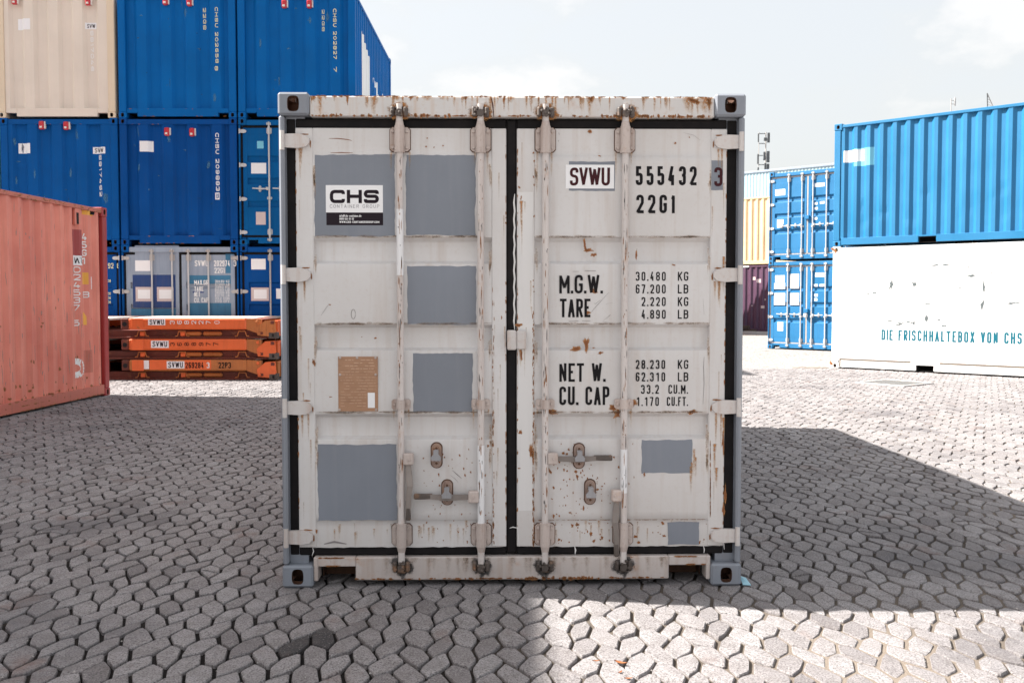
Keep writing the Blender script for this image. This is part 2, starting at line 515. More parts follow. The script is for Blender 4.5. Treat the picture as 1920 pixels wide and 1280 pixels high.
# ------------------------------------------------------------------ lettering: strokes drawn as flat ribbons
R_ = 1
GL = {
    '0': (1, [[(0, 0, 1), (1, 0, 1), (1, 1, 1), (0, 1, 1), 'c']]),
    '1': (.55, [[(0, .8), (.75, 1), (.75, 0)]]),
    '2': (1, [[(0, .74), (0, 1, 1), (1, 1, 1), (1, .58), (0, 0), (1, 0)]]),
    '3': (1, [[(0, .78), (0, 1, 1), (1, 1, 1), (1, .53, 1), (.4, .53)], [(.4, .53), (1, .53, 1), (1, 0, 1), (0, 0, 1), (0, .22)]]),
    '4': (1, [[(.55, 1), (0, .24), (1, .24)], [(.74, .55), (.74, 0)]]),
    '5': (1, [[(.95, 1), (.04, 1), (.04, .57), (1, .6, 1), (1, 0, 1), (0, 0, 1), (0, .22)]]),
    '6': (1, [[(1, .8), (1, 1, 1), (0, 1, 1), (0, 0, 1), (1, 0, 1), (1, .56, 1), (.02, .56)]]),
    '7': (1, [[(0, 1), (1, 1), (.35, 0)]]),
    '8': (1, [[(0, .53, 1), (1, .53, 1), (1, 1, 1), (0, 1, 1), 'c'], [(0, 0, 1), (1, 0, 1), (1, .53, 1), (0, .53, 1), 'c']]),
    '9': (1, [[(0, .2), (0, 0, 1), (1, 0, 1), (1, 1, 1), (0, 1, 1), (0, .44, 1), (.98, .44)]]),
    'A': (1, [[(0, 0), (.5, 1), (1, 0)], [(.2, .3), (.8, .3)]]),
    'B': (1, [[(0, 0), (0, 1), (1, 1, 1), (1, .53, 1), (.05, .53)], [(.4, .53), (1, .53, 1), (1, 0, 1), (0, 0)]]),
    'C': (1, [[(1, .74), (1, 1, 1), (0, 1, 1), (0, 0, 1), (1, 0, 1), (1, .26)]]),
    'D': (1, [[(0, 0), (1, 0, 1), (1, 1, 1), (0, 1), 'c']]),
    'E': (.9, [[(1, 1), (0, 1), (0, 0), (1, 0)], [(0, .53), (.85, .53)]]),
    'F': (.9, [[(1, 1), (0, 1), (0, 0)], [(0, .53), (.85, .53)]]),
    'G': (1, [[(1, .74), (1, 1, 1), (0, 1, 1), (0, 0, 1), (1, 0, 1), (1, .47), (.55, .47)]]),
    'H': (1, [[(0, 0), (0, 1)], [(1, 0), (1, 1)], [(0, .52), (1, .52)]]),
    'I': (.2, [[(.5, 0), (.5, 1)]]),
    'K': (1, [[(0, 0), (0, 1)], [(1, 1), (.05, .4)], [(.35, .6), (1, 0)]]),
    'L': (.85, [[(0, 1), (0, 0), (1, 0)]]),
    'M': (1.25, [[(0, 0), (0, 1), (.5, .3), (1, 1), (1, 0)]]),
    'N': (1, [[(0, 0), (0, 1), (1, 0), (1, 1)]]),
    'O': (1, [[(0, 0, 1), (1, 0, 1), (1, 1, 1), (0, 1, 1), 'c']]),
    'P': (1, [[(0, 0), (0, 1), (1, 1, 1), (1, .48, 1), (.05, .48)]]),
    'R': (1, [[(0, 0), (0, 1), (1, 1, 1), (1, .5, 1), (.05, .5)], [(.45, .5), (1, 0)]]),
    'S': (1, [[(1, .76), (1, 1, 1), (0, 1, 1), (0, .53, 1), (1, .53, 1), (1, 0, 1), (0, 0, 1), (0, .24)]]),
    'T': (1, [[(0, 1), (1, 1)], [(.5, 1), (.5, 0)]]),
    'U': (1, [[(0, 1), (0, 0, 1), (1, 0, 1), (1, 1)]]),
    'V': (1, [[(0, 1), (.5, 0), (1, 1)]]),
    'W': (1.4, [[(0, 1), (.25, 0), (.5, .95), (.75, 0), (1, 1)]]),
    'X': (1, [[(0, 0), (1, 1)], [(0, 1), (1, 0)]]),
    '.': (.2, [[(.5, 0), (.5, .06)]]),
    ',': (.2, [[(.6, .06), (.4, -.08)]]),
    '-': (.6, [[(.1, .45), (.9, .45)]]),
    '@': (1.2, [[(.7, .3), (.3, .3), (.3, .65), (.7, .65), (.7, .3), (1, .3), (1, 1), (0, 1), (0, 0), (.9, 0)]]),
    'i': (.2, [[(.5, 0), (.5, .6)], [(.5, .85), (.5, .95)]]),
    'n': (.8, [[(0, 0), (0, .65), (1, .65, 1), (1, 0)]]),
    'f': (.5, [[(.3, 0), (.3, 1), (1, 1)], [(0, .6), (.9, .6)]]),
    'o': (.8, [[(0, 0, 1), (1, 0, 1), (1, .65, 1), (0, .65, 1), 'c']]),
    'c': (.75, [[(1, .65), (0, .65, 1), (0, 0, 1), (1, 0)]]),
    'h': (.8, [[(0, 0), (0, 1)], [(0, .6), (1, .65, 1), (1, 0)]]),
    's': (.7, [[(1, .65), (0, .65), (0, .34), (1, .34), (1, 0), (0, 0)]]),
    't': (.5, [[(.4, 1), (.4, 0), (1, 0)], [(0, .65), (.95, .65)]]),
    'a': (.8, [[(1, .65), (0, .65, 1), (0, 0, 1), (1, 0), (1, .65)]]),
    'e': (.8, [[(0, .33), (1, .33), (1, .65, 1), (0, .65, 1), (0, 0, 1), (1, 0)]]),
    'r': (.5, [[(0, 0), (0, .65), (1, .65)]]),
    'd': (.8, [[(1, 1), (1, 0), (0, 0, 1), (0, .65, 1), (1, .65)]]),
}


def fillet(pts, closed, rx):
    out, n = [], len(pts)
    for i, p in enumerate(pts):
        q = Vector(p[:2])
        rounded = len(p) > 2 and (closed or 0 < i < n - 1)
        if not rounded:
            out.append(q)
            continue
        a, b = Vector(pts[i - 1][:2]), Vector(pts[(i + 1) % n][:2])
        r = min(rx, (a - q).length * .5, (b - q).length * .5)
        p0, p1 = q + (a - q).normalized() * r, q + (b - q).normalized() * r
        for k in range(5):
            t = k / 4
            out.append(p0 * (1 - t) ** 2 + q * (2 * t * (1 - t) * .86) + (p0 + p1) * (t * (1 - t) * .14) + p1 * t ** 2)
    res = [out[0]]
    for p in out[1:]:
        if (p - res[-1]).length > rx * .02 + 1e-6:
            res.append(p)
    if closed and (res[-1] - res[0]).length < rx * .02 + 1e-6:
        res.pop()
    return res


def strokes(ch, w, h, t, rad=None):
    """Ribbon outlines of one character in a w x h box: list of (left, right) point rows."""
    res = []
    for path in GL[ch][1]:
        closed = path[-1] == 'c'
        pts = [((t / 2 + p[0] * (w - t)), (t / 2 + p[1] * (h - t))) + tuple(p[2:]) for p in path if p != 'c']
        if ch == 'I' or ch == '.':
            pts = [(w / 2, p[1]) for p in pts]
        if ch == '.':
            pts = [(w / 2, 0), (w / 2, t * 1.1)]
        r = rad if rad else (w - t) * .5
        pl = fillet(pts, closed, r)
        if len(pl) < 2:
            continue
        # flat ends reach the edge of the box on straight terminals
        if not closed and ch not in '.':
            for e, nb in ((0, 1), (-1, -2)):
                d = (pl[e] - pl[nb])
                if abs(d.x) < 1e-6 or abs(d.y) < 1e-6 or True:
                    if abs(pl[e].y - t / 2) < 1e-5 or abs(pl[e].y - (h - t / 2)) < 1e-5:
                        if abs(d.y) > abs(d.x):
                            pl[e] = pl[e] + d.normalized() * (t / 2)
                        elif abs(pl[e].x - t / 2) < 1e-5 or abs(pl[e].x - (w - t / 2)) < 1e-5:
                            pl[e] = pl[e] + d.normalized() * (t / 2)
        runs = []
        if closed:
            runs.append((pl, True))
        else:
            cur = [pl[0]]
            for i in range(1, len(pl)):
                cur.append(pl[i])
                if i < len(pl) - 1:
                    d0, d1 = (pl[i] - pl[i - 1]).normalized(), (pl[i + 1] - pl[i]).normalized()
                    if d0.dot(d1) < .35:             # a sharp corner: two strokes that overlap there
                        ang = d0.angle(d1)
                        ex = t * (.5 if ang < 1.75 else .22)
                        cur[-1] = pl[i] + d0 * ex
                        runs.append((cur, False))
                        cur = [pl[i] - d1 * (t * .3 if ang < 1.75 else t * .1)]
            runs.append((cur, False))
        for pl_, cl in runs:
            n = len(pl_)
            L, R = [], []
            for i in range(n):
                if cl:
                    d0 = (pl_[i] - pl_[i - 1]).normalized(); d1 = (pl_[(i + 1) % n] - pl_[i]).normalized()
                else:
                    d0 = (pl_[i] - pl_[i - 1]).normalized() if i else (pl_[1] - pl_[0]).normalized()
                    d1 = (pl_[i + 1] - pl_[i]).normalized() if i < n - 1 else d0
                n0, n1 = Vector((-d0.y, d0.x)), Vector((-d1.y, d1.x))
                m = n0 + n1
                if m.length < 1e-4:
                    m = n0.copy()
                m.normalize()
                k = min(1 / max(m.dot(n0), .3), 2.4)
                L.append(pl_[i] + m * (k * t / 2)); R.append(pl_[i] - m * (k * t / 2))
            if cl:
                L.append(L[0].copy()); R.append(R[0].copy())
            res.append((L, R))
    return res


def write(mb, s, fr, u0, v0, u1, v1, t=None, n=0.0012, rot=0, gap=.32, surf=None, cut=None, rad=None, mono=False):
    """Set string s to fill the box (u0,v0)-(u1,v1) on frame fr. rot=90/-90 turns every character inside its own cell."""
    tot = 0.0
    adv = []
    for ch in s:
        w = .55 if ch == ' ' else (GL[ch][0] if not (mono and ch in '0123456789') else 1)
        adv.append(w)
        tot += w
    tot += gap * (len(s) - 1)
    unit = (u1 - u0) / tot
    h = v1 - v0
    t = t or h * .15
    x = u0
    lay = 0
    for ch, w in zip(s, adv):
        if ch != ' ':
            bw = w * unit
            if rot:
                parts = strokes(ch, h, bw, t, rad)
            else:
                parts = strokes(ch, bw, h, t, rad)
            for (L, R) in parts:
                lay += 1
                nn = n + (lay % 7) * .00012
                vs = []
                for a, b in zip(L, R):
                    for q in (a, b):
                        if rot == 90:
                            pu, pv = bw - q.y, q.x
                        elif rot == -90:
                            pu, pv = q.y, h - q.x
                        else:
                            pu, pv = q.x, q.y
                        uu, vv = x + pu, v0 + pv
                        vs.append(fr(uu, vv, nn + (surf(uu, vv) if surf else 0)))
                mb.add(vs, [(2 * i, 2 * i + 1, 2 * i + 3, 2 * i + 2) for i in range(len(L) - 1)])
        x += (w + gap) * unit
    return mb


def turned(fr):
    """The frame for a line of writing that reads downwards: u runs down, v runs right."""
    return lambda u, v, n: fr(v, -u, n)


def sheet(mb, fr, u0, v0, u1, v1, n=.001, surf=None, us=None, jag=0.0, rnd=None):
    """A flat sheet (label, patch of paint), laid over a folded wall where surf is given."""
    cols = [u0, u1] if us is None else [u0] + [u for u in us if u0 + 1e-4 < u < u1 - 1e-4] + [u1]
    if jag <= 0:
        vs = []
        for u in cols:
            k = n + (surf(u, 0) if surf else 0)
            vs += [fr(u, v0, k), fr(u, v1, k)]
        return mb.add(vs, [(2 * i, 2 * i + 2, 2 * i + 3, 2 * i + 1) for i in range(len(cols) - 1)])
    r = rnd or random
    pts = []
    per = [(u0, v0, u1, v0), (u1, v0, u1, v1), (u1, v1, u0, v1), (u0, v1, u0, v0)]
    for (a, b, c, d) in per:
        ln = math.hypot(c - a, d - b)
        k = max(3, int(ln / .02))
        drift = 0
        for i in range(k):
            drift = drift * .7 + r.uniform(-jag, jag) * .6
            t_ = i / k
            du, dv = (0, drift) if b == d else (drift, 0)
            pts.append((a + (c - a) * t_ + du, b + (d - b) * t_ + dv))
    cu, cv = (u0 + u1) / 2, (v0 + v1) / 2
    vs = [fr(cu, cv, n)] + [fr(u, v, n) for u, v in pts]
    m = len(pts)
    return mb.add(vs, [(0, 1 + i, 1 + (i + 1) % m) for i in range(m)])


def blob(mb, fr, u, v, ru, rv, n=.0008, ang=0.0, k=11, rough=.3, rnd=random):
    vs, al = [fr(u, v, n)], [1.0]
    rad = [1 + rnd.uniform(-rough, rough) for _ in range(k)]
    for ring, val in ((.5, .62), (1.0, 0.0)):
        for i in range(k):
            t = 2 * pi * i / k
            a, b = ru * ring * rad[i] * cos(t), rv * ring * rad[i] * sin(t)
            vs.append(fr(u + a * cos(ang) - b * sin(ang), v + a * sin(ang) + b * cos(ang), n))
            al.append(val)
    fs = [(0, 1 + i, 1 + (i + 1) % k) for i in range(k)]
    fs += [(1 + i, 1 + k + i, 1 + k + (i + 1) % k, 1 + (i + 1) % k) for i in range(k)]
    return mb.add(vs, fs, False, al)


def run(mb, fr, u, v0, length, w, n=.0009, a0=.75, rnd=random):
    """A stain that has run down from (u, v0)."""
    vs, al = [], []
    k = 6
    for i in range(k + 1):
        t = i / k
        ww = w * (1 - .55 * t) * rnd.uniform(.8, 1.2)
        c = u + rnd.uniform(-.1, .1) * w
        vs += [fr(c - ww, v0 - length * t, n), fr(c, v0 - length * t, n), fr(c + ww, v0 - length * t, n)]
        al += [0, a0 * (1 - t) ** .8, 0]
    fs = []
    for i in range(k):
        for j in (0, 1):
            q = 3 * i + j
            fs.append((q, q + 3, q + 4, q + 1))
    return mb.add(vs, fs, False, al)


def scratch(mb, fr, pts, w, n=.0011):
    pts = [Vector(p) for p in pts]
    vs = []
    for i, p_ in enumerate(pts):
        d = (pts[min(i + 1, len(pts) - 1)] - pts[max(i - 1, 0)]).normalized()
        q = Vector((-d.y, d.x)) * w * (1 if 0 < i < len(pts) - 1 else .4)
        vs += [fr(p_.x + q.x, p_.y + q.y, n), fr(p_.x - q.x, p_.y - q.y, n)]
    return mb.add(vs, [(2 * i, 2 * i + 1, 2 * i + 3, 2 * i + 2) for i in range(len(pts) - 1)])


# ------------------------------------------------------------------ shipping containers
W2 = 1.219
KNIT = 0.0145           # castings stand this far proud of the frame, above and below


def holed(mb, fr, u0, u1, v0, v1, n, ru, rv, cu=None, cv=None, k=16, ring_only=None):
    mu, mv = (u0 + u1) / 2, (v0 + v1) / 2
    cu = mu if cu is None else cu
    cv = mv if cv is None else cv
    inn, out = [], []
    for i in range(k):
        t = 2 * pi * i / k
        c, s_ = cos(t), sin(t)
        m = max(abs(c), abs(s_))
        e = .62
        inn.append((cu + ru * math.copysign(abs(c) ** e, c), cv + rv * math.copysign(abs(s_) ** e, s_)))
        out.append((mu + c / m * (u1 - u0) / 2, mv + s_ / m * (v1 - v0) / 2))
    vs = [fr(u, v, n) for u, v in out] + [fr(u, v, n) for u, v in inn]
    mb.add(vs, [(i, (i + 1) % k, k + (i + 1) % k, k + i) for i in range(k)])
    return inn


def tunnel(mb, fr, ring, n0, n1):
    k = len(ring)
    vs = [fr(u, v, n0) for u, v in ring] + [fr(u, v, n1) for u, v in ring]
    mb.add(vs, [(i, (i + 1) % k, k + (i + 1) % k, k + i) for i in range(k)], True)


def casting(root, sx, y0, y1, z0, z1, front, mat, top, w=.162):
    """One hollow corner casting with its three oval apertures."""
    x1 = sx * W2
    x0 = sx * (W2 - w)
    a, b = min(x0, x1), max(x0, x1)
    bev = .011
    ysd = 0 if front else 1
    mb = MB().box(a, b, y0, y1, z0, z1, bev, skip={(0, 1 if sx > 0 else 0), (1, ysd), (2, 1 if top else 0)})
    yf = y0 if front else y1
    ff = (lambda u, v, n: (u, yf - n, v)) if front else (lambda u, v, n: (u, yf + n, v))
    fs = lambda u, v, n: (x1 + sx * n, u, v)
    zf = z1 if top else z0
    ft = (lambda u, v, n: (u, v, zf + n)) if top else (lambda u, v, n: (u, v, zf - n))
    i_ = bev
    d = .028
    r1 = holed(mb, ff, a + i_, b - i_, z0 + i_, z1 - i_, 0, .031, .041)
    r2 = holed(mb, fs, y0 + i_, y1 - i_, z0 + i_, z1 - i_, 0, .034, .041)
    r3 = holed(mb, ft, a + i_, b - i_, y0 + i_, y1 - i_, 0, .032, .058)
    c = mb.build('corner_casting', mat, root)
    q = MB()
    for f_, r_ in ((ff, r1), (fs, r2), (ft, r3)):
        tunnel(q, f_, r_, -.0005, -d)
    holed(q, ff, a + d, b - d, z0 + d, z1 - d, -d, .031, .041)
    holed(q, fs, y0 + d, y1 - d, z0 + d, z1 - d, -d, .034, .041)
    holed(q, ft, a + d, b - d, y0 + d, y1 - d, -d, .032, .058)
    e = .0275
    xa, xb, ya, yb, za, zb = a + e, b - e, y0 + e, y1 - e, z0 + e, z1 - e
    xi = xa if sx > 0 else xb
    yi = yb if front else ya
    zi = za if top else zb
    q.add([(xi, ya, za), (xi, yb, za), (xi, yb, zb), (xi, ya, zb)], [(0, 1, 2, 3)])
    q.add([(xa, yi, za), (xb, yi, za), (xb, yi, zb), (xa, yi, zb)], [(0, 1, 2, 3)])
    q.add([(xa, ya, zi), (xb, ya, zi), (xb, yb, zi), (xa, yb, zi)], [(0, 1, 2, 3)])
    q.build('aperture', M['rust'], c)
    return c


class Fold:
    """A folded (corrugated) sheet profile along u."""

    def __init__(self, u0, u1, pitch, depth, flat=.26, phase=0.0):
        self.u0, self.u1, self.p, self.d, self.fl, self.ph = u0, u1, pitch, depth, flat, phase

    def off(self, u, v=0):
        x = ((u - self.u0 + self.ph) / self.p) % 1.0
        f, s = self.fl, .5 - self.fl
        if x < f: return 0.0
        if x < f + s: return -self.d * (x - f) / s
        if x < 2 * f + s: return -self.d
        return -self.d * (1 - (x - 2 * f - s) / s)

    def breaks(self):
        f, s = self.fl, .5 - self.fl
        us = {self.u0, self.u1}
        k = -1
        while k * self.p - self.ph + self.u0 < self.u1:
            for b in (0, f, f + s, 2 * f + s):
                u = self.u0 - self.ph + (k + b) * self.p
                if self.u0 < u < self.u1:
                    us.add(u)
            k += 1
        return sorted(us)

    def wall(self, mb, fr, v0, v1, dent=None):
        us = self.breaks()
        if dent is not None:
            us = sorted(set(us) | {(a + b) / 2 for a, b in zip(us, us[1:]) if b - a > .03})
        if dent is None:
            rows = [v0, v1]
        else:
            k = 14
            rows = [v0 + (v1 - v0) * i / k for i in range(k + 1)]
        vs = []
        for u in us:
            for v in rows:
                vs.append(fr(u, v, self.off(u) + (dent(u, v) if dent else 0)))
        m = len(rows)
        fs = []
        for i in range(len(us) - 1):
            for j in range(m - 1):
                fs.append((i * m + j, (i + 1) * m + j, (i + 1) * m + j + 1, i * m + j + 1))
        mb.add(vs, fs)
        # webs that close the folds against the rails above and below
        for v, in ((v0,), (v1,)):
            q = []
            for u in us:
                q += [fr(u, v, .0), fr(u, v, -self.d - .004)]
            mb.add(q, [(2 * i, 2 * i + 1, 2 * i + 3, 2 * i + 2) for i in range(len(us) - 1)])
        return mb


def dents(seed, n, u0, u1, v0, v1, amp=.012, rad=.12):
    r = random.Random(seed)
    ds = [(r.uniform(u0, u1), r.uniform(v0, v1), r.uniform(.4, 1) * amp, r.uniform(.5, 1.2) * rad) for _ in range(n)]
    return lambda u, v: sum(-a * math.exp(-((u - x) ** 2 + (v - y) ** 2) / (q * q)) for x, y, a, q in ds)


def container(label, loc, rotz, L=6.058, H=2.591, wall='blue', post=None, rail=None, front='fold', group=None,
              end_pitch=.51, end_phase=.0, side_pitch=.278, side='fold', name='shipping_container', roofmat=None,
              castmat=None, pocket=False, fine=False, sill=None, header=None, sidedents=None, right_plain=False, cast_top=KNIT):
    post, rail = post or wall, rail or post or wall
    castmat = castmat or post
    r = thing(name, label, 'container', loc, rotz, group)
    r['H'] = H
    # frame
    for fy in (True, False):
        ya, yb = (0, .178) if fy else (L - .178, L)
        for sx in (-1, 1):
            for top in (False, True):
                z0, z1 = (H - .128, H + cast_top) if top else (-KNIT, .104)
                casting(r, sx, ya, yb, z0, z1, fy, M[castmat], top)
            p = MB()
            pa, pb = (.006, .15) if fy else (L - .15, L - .006)
            if front != 'door' or not fy:
                p.box(sx * (W2 - .155), sx * (W2 - .004), pa, pb, .1035, H - .1275, .012)
            else:
                p.box(sx * 1.187, sx * (W2 - .003), pa, pb, .1035, H - .1275, .010)
                p.box(sx * 1.09, sx * 1.1875, .062, pb, .1035, H - .1275)
            p.build('corner_post', M[post], r)
        if fy:
            hd = MB()
            if front == 'door':
                hd.box(-1.0565, 1.0565, .014, .15, H - .132, H - .026, .006)
            else:
                hd.box(-1.058, 1.058, .02, .12, H - .115, H - .012, .006)
            hd.build('header', M[header or rail], r)
            s_ = MB()
            zt = .142 if front == 'door' else .185
            s_.box(-.835, .835, .022, .12, .018, zt, .006)
            s_.box(-1.058, -.8352, .024, .12, .092, zt, .004)
            s_.box(.8352, 1.058, .024, .12, .092, zt, .004)
            if front == 'door':
                s_.box(-1.0565, -1.034, .018, .13, .016, zt + .001, .004).box(1.034, 1.0565, .018, .13, .016, zt + .001, .004)
            s_.build('sill', M[sill or rail], r)
        else:
            MB().box(-1.058, 1.058, L - .12, L - .02, H - .115, H - .012, .006).build('header', M[rail], r)
            MB().box(-1.058, 1.058, L - .12, L - .02, .018, .185, .006).build('sill', M[rail], r)
    for sx in (-1, 1):
        MB().box(sx * 1.15, sx * 1.211, .177, L - .177, H - .075, H - .014, .006).build('top_rail', M[rail], r)
        b = MB()
        xa, xb = sx * 1.155, sx * 1.209
        if pocket:
            e0, e1 = L / 2 - 1.025 - .18, L / 2 - 1.025 + .18
            f0, f1 = L / 2 + 1.025 - .18, L / 2 + 1.025 + .18
            segs = ((.177, e0), (e1, f0), (f1, L - .177))
            for s0, s1 in segs:
                b.box(xa, xb, s0, s1, .018, .165, .005)
            for s0, s1 in ((e0, e1), (f0, f1)):
                b.box(xa, xb, s0 + .0002, s1 - .0002, .135, .164)
        else:
            b.box(xa, xb, .177, L - .177, .018, .165, .005)
        b.build('bottom_rail', M[rail], r)
        if pocket:
            for s0, s1 in ((e0, e1), (f0, f1)):
                pk = MB()
                x_in, x_out = sx * .9, sx * 1.1549
                pk.box(x_in, x_out, s0, s1, .126, .134).box(x_in, x_out, s0, s1, .016, .0195)
                pk.box(x_in, x_out, s0 - .004, s0 - .0005, .0196, .1259).box(x_in, x_out, s1 + .0005, s1 + .004, .0196, .1259)
                pk.box(x_in - sx * .004, x_in - sx * .0005, s0, s1, .0196, .1259)
                pk.build('fork_pocket', M['dark'], r)
    # walls
    r_fold = Fold(.16, L - .16, side_pitch, .046)
    l_fold = Fold(.16, L - .16, side_pitch, .046)
    for sx, fd in ((1, r_fold), (-1, l_fold)):
        w = MB()
        fr = fr_right(1.198) if sx > 0 else fr_left(-1.198, L)
        if side == 'fold' and not (right_plain and sx < 0):
            fd.wall(w, fr, .163, H - .074, sidedents if sx > 0 or sidedents is None else sidedents)
        else:
            w.box(sx * 1.14, sx * 1.2085, .1601, L - .1601, .1665, H - .0755)
        w.build('side_wall', M[wall], r)
    e_fold = Fold(-1.062, 1.062, end_pitch, .062, .37, end_phase)
    if front == 'fold':
        w = MB()
        e_fold.wall(w, fr_front(.03), .184, H - .114)
        w.build('end_wall', M[wall], r)
    b = MB()
    Fold(-1.062, 1.062, end_pitch, .045, .27).wall(b, lambda u, v, n: (u, L - .03 + n, v), .184, H - .114)
    b.build('end_wall', M[wall], r)
    rf = MB()
    Fold(.12, L - .12, .21, .018).wall(rf, lambda u, v, n: (v, u, H - .016 + n), -1.149, 1.149)
    rf.build('roof', M[roofmat or wall], r)
    MB().box(-1.15, 1.15, .125, L - .125, .125, .15).build('floor', M['timber'], r)
    return r, e_fold, r_fold


# ---- the door end, laid out on the measured one
ROD_X = (-.590, -.168, .172, .590)


def door_end(r, door='blue', rod='galv', seal='rubber', H=2.591, brk='galvdk', handles=None, catches=None, rust=False, centre=True, panel=None, frame=None):
    k = (H) / 2.591
    Z = lambda z: z * k
    prof = [(.1905, .050), (.3322, .050), (.3346, .047), (.760, .047), (.766, .048), (.7835, .083), (.789, .085), (.878, .085), (.884, .083),
            (.904, .048), (.910, .047), (1.2331, .047), (1.239, .048), (1.2535, .083), (1.259, .085), (1.355, .085), (1.361, .083), (1.377, .048), (1.383, .047),
            (1.690, .047), (1.696, .048), (1.712, .083), (1.718, .085), (1.808, .085), (1.814, .083), (1.837, .048), (1.843, .047),
            (2.2612, .047), (2.2636, .050), (2.405, .050)]
    leaves = []
    for s in (-1, 1):
        mb = MB()
        xa, xb = (-1.046, -.1105) if s < 0 else (.1160, 1.046)
        cols = [xa, xb]
        pr = prof
        if rust:
            cols = [xa + (xb - xa) * i / 22 for i in range(23)]
            pr = []
            for i, (z, y) in enumerate(prof):
                if i and z - prof[i - 1][0] > .06:
                    m = int((z - prof[i - 1][0]) / .045) + 1
                    for q in range(1, m):
                        pr.append((prof[i - 1][0] + (z - prof[i - 1][0]) * q / m, y))
                pr.append((z, y))
            dn = dents(17 + s, 26, xa + .06, xb - .06, .25, 2.3, .0032, .085)
        vs = []
        for z, y in pr:
            for u in cols:
                e = 0
                if rust and cols[0] < u < cols[-1]:
                    e = -dn(u, z)
                vs.append((u, y + e, Z(z)))
        m = len(cols)
        for i in range(len(pr) - 1):
            flat_ = abs(pr[i][1] - pr[i + 1][1]) < .0005
            mb.add([], [])
            for j in range(m - 1):
                mb.f.append((i * m + j, i * m + j + 1, (i + 1) * m + j + 1, (i + 1) * m + j))
                mb.s.append(bool(rust and flat_))
        mb.v += vs
        mb.a += [0.0] * len(vs)
        ia, ib = (-.1104, -.0335) if s < 0 else (.0225, .1159)
        oa, ob = (-1.137, -1.0461) if s < 0 else (1.0461, 1.131)
        mb.box(ia, ib, .0435, .10, Z(.1905), Z(2.405), .004)
        mb.box(oa, ob, .0435, .10, Z(.1905), Z(2.405), .004)
        mb.box(min(xa, xb), max(xa, xb), .0875, .10, Z(.1905), Z(2.405))
        d = mb.build('door', M[door], r)
        leaves.append(d)
        gk = MB()
        if s < 0:
            gk.box(-1.187, -1.1375, .058, .10, Z(.146), Z(2.454), .006)
            gk.box(-1.1373, -.0336, .054, .10, Z(2.4055), Z(2.454), .006)
            gk.box(-1.1373, -.0336, .054, .10, Z(.146), Z(.190), .006)
            if centre:
                gk.box(-.0332, .0222, .050, .098, Z(.150), Z(2.452), .010)
        else:
            gk.box(1.1315, 1.187, .058, .10, Z(.146), Z(2.454), .006)
            gk.box(.0225, 1.1313, .054, .10, Z(2.4055), Z(2.454), .006)
            gk.box(.0225, 1.1313, .054, .10, Z(.146), Z(.190), .006)
        gk.build('gasket', M[seal], d)
        for zc in (2.335, 1.639, .939, .2495):
            h = MB()
            pl = [(-1.196, -.034), (-1.12, -.038), (-1.078, -.030), (-1.061, -.012), (-1.061, .012), (-1.078, .027), (-1.12, .037), (-1.196, .035)]
            pl = [(u * (1 if s < 0 else -1), v + Z(zc)) for u, v in pl]
            if s > 0:
                pl.reverse()
            h.prism(pl, fr_front(0), -.043, -.020)
            h.cyl((s * 1.199, .012, Z(zc) - .05), (s * 1.199, .012, Z(zc) + .05), .013, n=10)
            h.build('hinge', M[brk if not rust else 'grey_hinge'], d)
    bars = []
    for i, x in enumerate(ROD_X):
        b = MB().cyl((x, .016, Z(.075)), (x, .016, Z(2.525)), .0178, n=16)
        bar = b.build('locking_bar', M[rod], r)
        bars.append(bar)
        for (zc, hh, w) in ((2.345, .062, .052), (.258, .057, .052)):
            g_ = MB()
            up = zc > 1
            c_ = .013
            zl, zh = Z(zc) - hh, Z(zc) + hh
            pl = [(x - w + c_, zl), (x + w - c_, zl), (x + w, zl + c_), (x + w, zh - c_), (x + w - c_, zh), (x - w + c_, zh), (x - w, zh - c_), (x - w, zl + c_)]
            g_.prism(pl, fr_front(0), -.0485, -.036)
            if rust:
                rim = MB().prism([(x + (u - x) * 1.075, Z(zc) + (v - Z(zc)) * 1.06) for u, v in pl], fr_front(0), -.0496, -.0466)
            for bx in (-.037, .037):
                for bz in (-hh + .02, hh - .02):
                    g_.cyl((x + bx, .0362, Z(zc) + bz), (x + bx, .027, Z(zc) + bz), .0105, .008, n=8)
            g_.cyl((x, .016, zl - .004), (x, .016, zh + .004), .0265, n=16)
            g_.cyl((x, .016, zl - .010 if up else zh + .003), (x, .016, zl - .003 if up else zh + .010), .0285, n=16)
            za, zb = (zh + .003, zh + .03) if up else (zl - .03, zl - .003)
            g_.cyl((x, .016, za), (x, .016, zb), .0245 if up else .019, .019 if up else .0245, n=14)
            g_.build('guide_bracket', M[brk if not rust else 'bracket'], bar)
            if rust:
                rim.build('bracket_rim', M['rim'], bar)
        g_ = MB()
        zc = Z(.957)
        pl = [(x - .050, zc - .018), (x - .040, zc - .028), (x + .040, zc - .028), (x + .050, zc - .018), (x + .050, zc + .018), (x + .040, zc + .026), (x - .040, zc + .026), (x - .050, zc + .018)]
        g_.prism(pl, fr_front(0), -.0465, -.024)
        for bx in (-.036, .036):
            g_.cyl((x + bx, .025, zc), (x + bx, .017, zc), .0095, .0075, n=8)
        g_.cyl((x, .016, zc - .026), (x, .016, zc + .024), .024, n=14)
        g_.build('guide_bracket', M[brk if not rust else 'bracket'], bar)
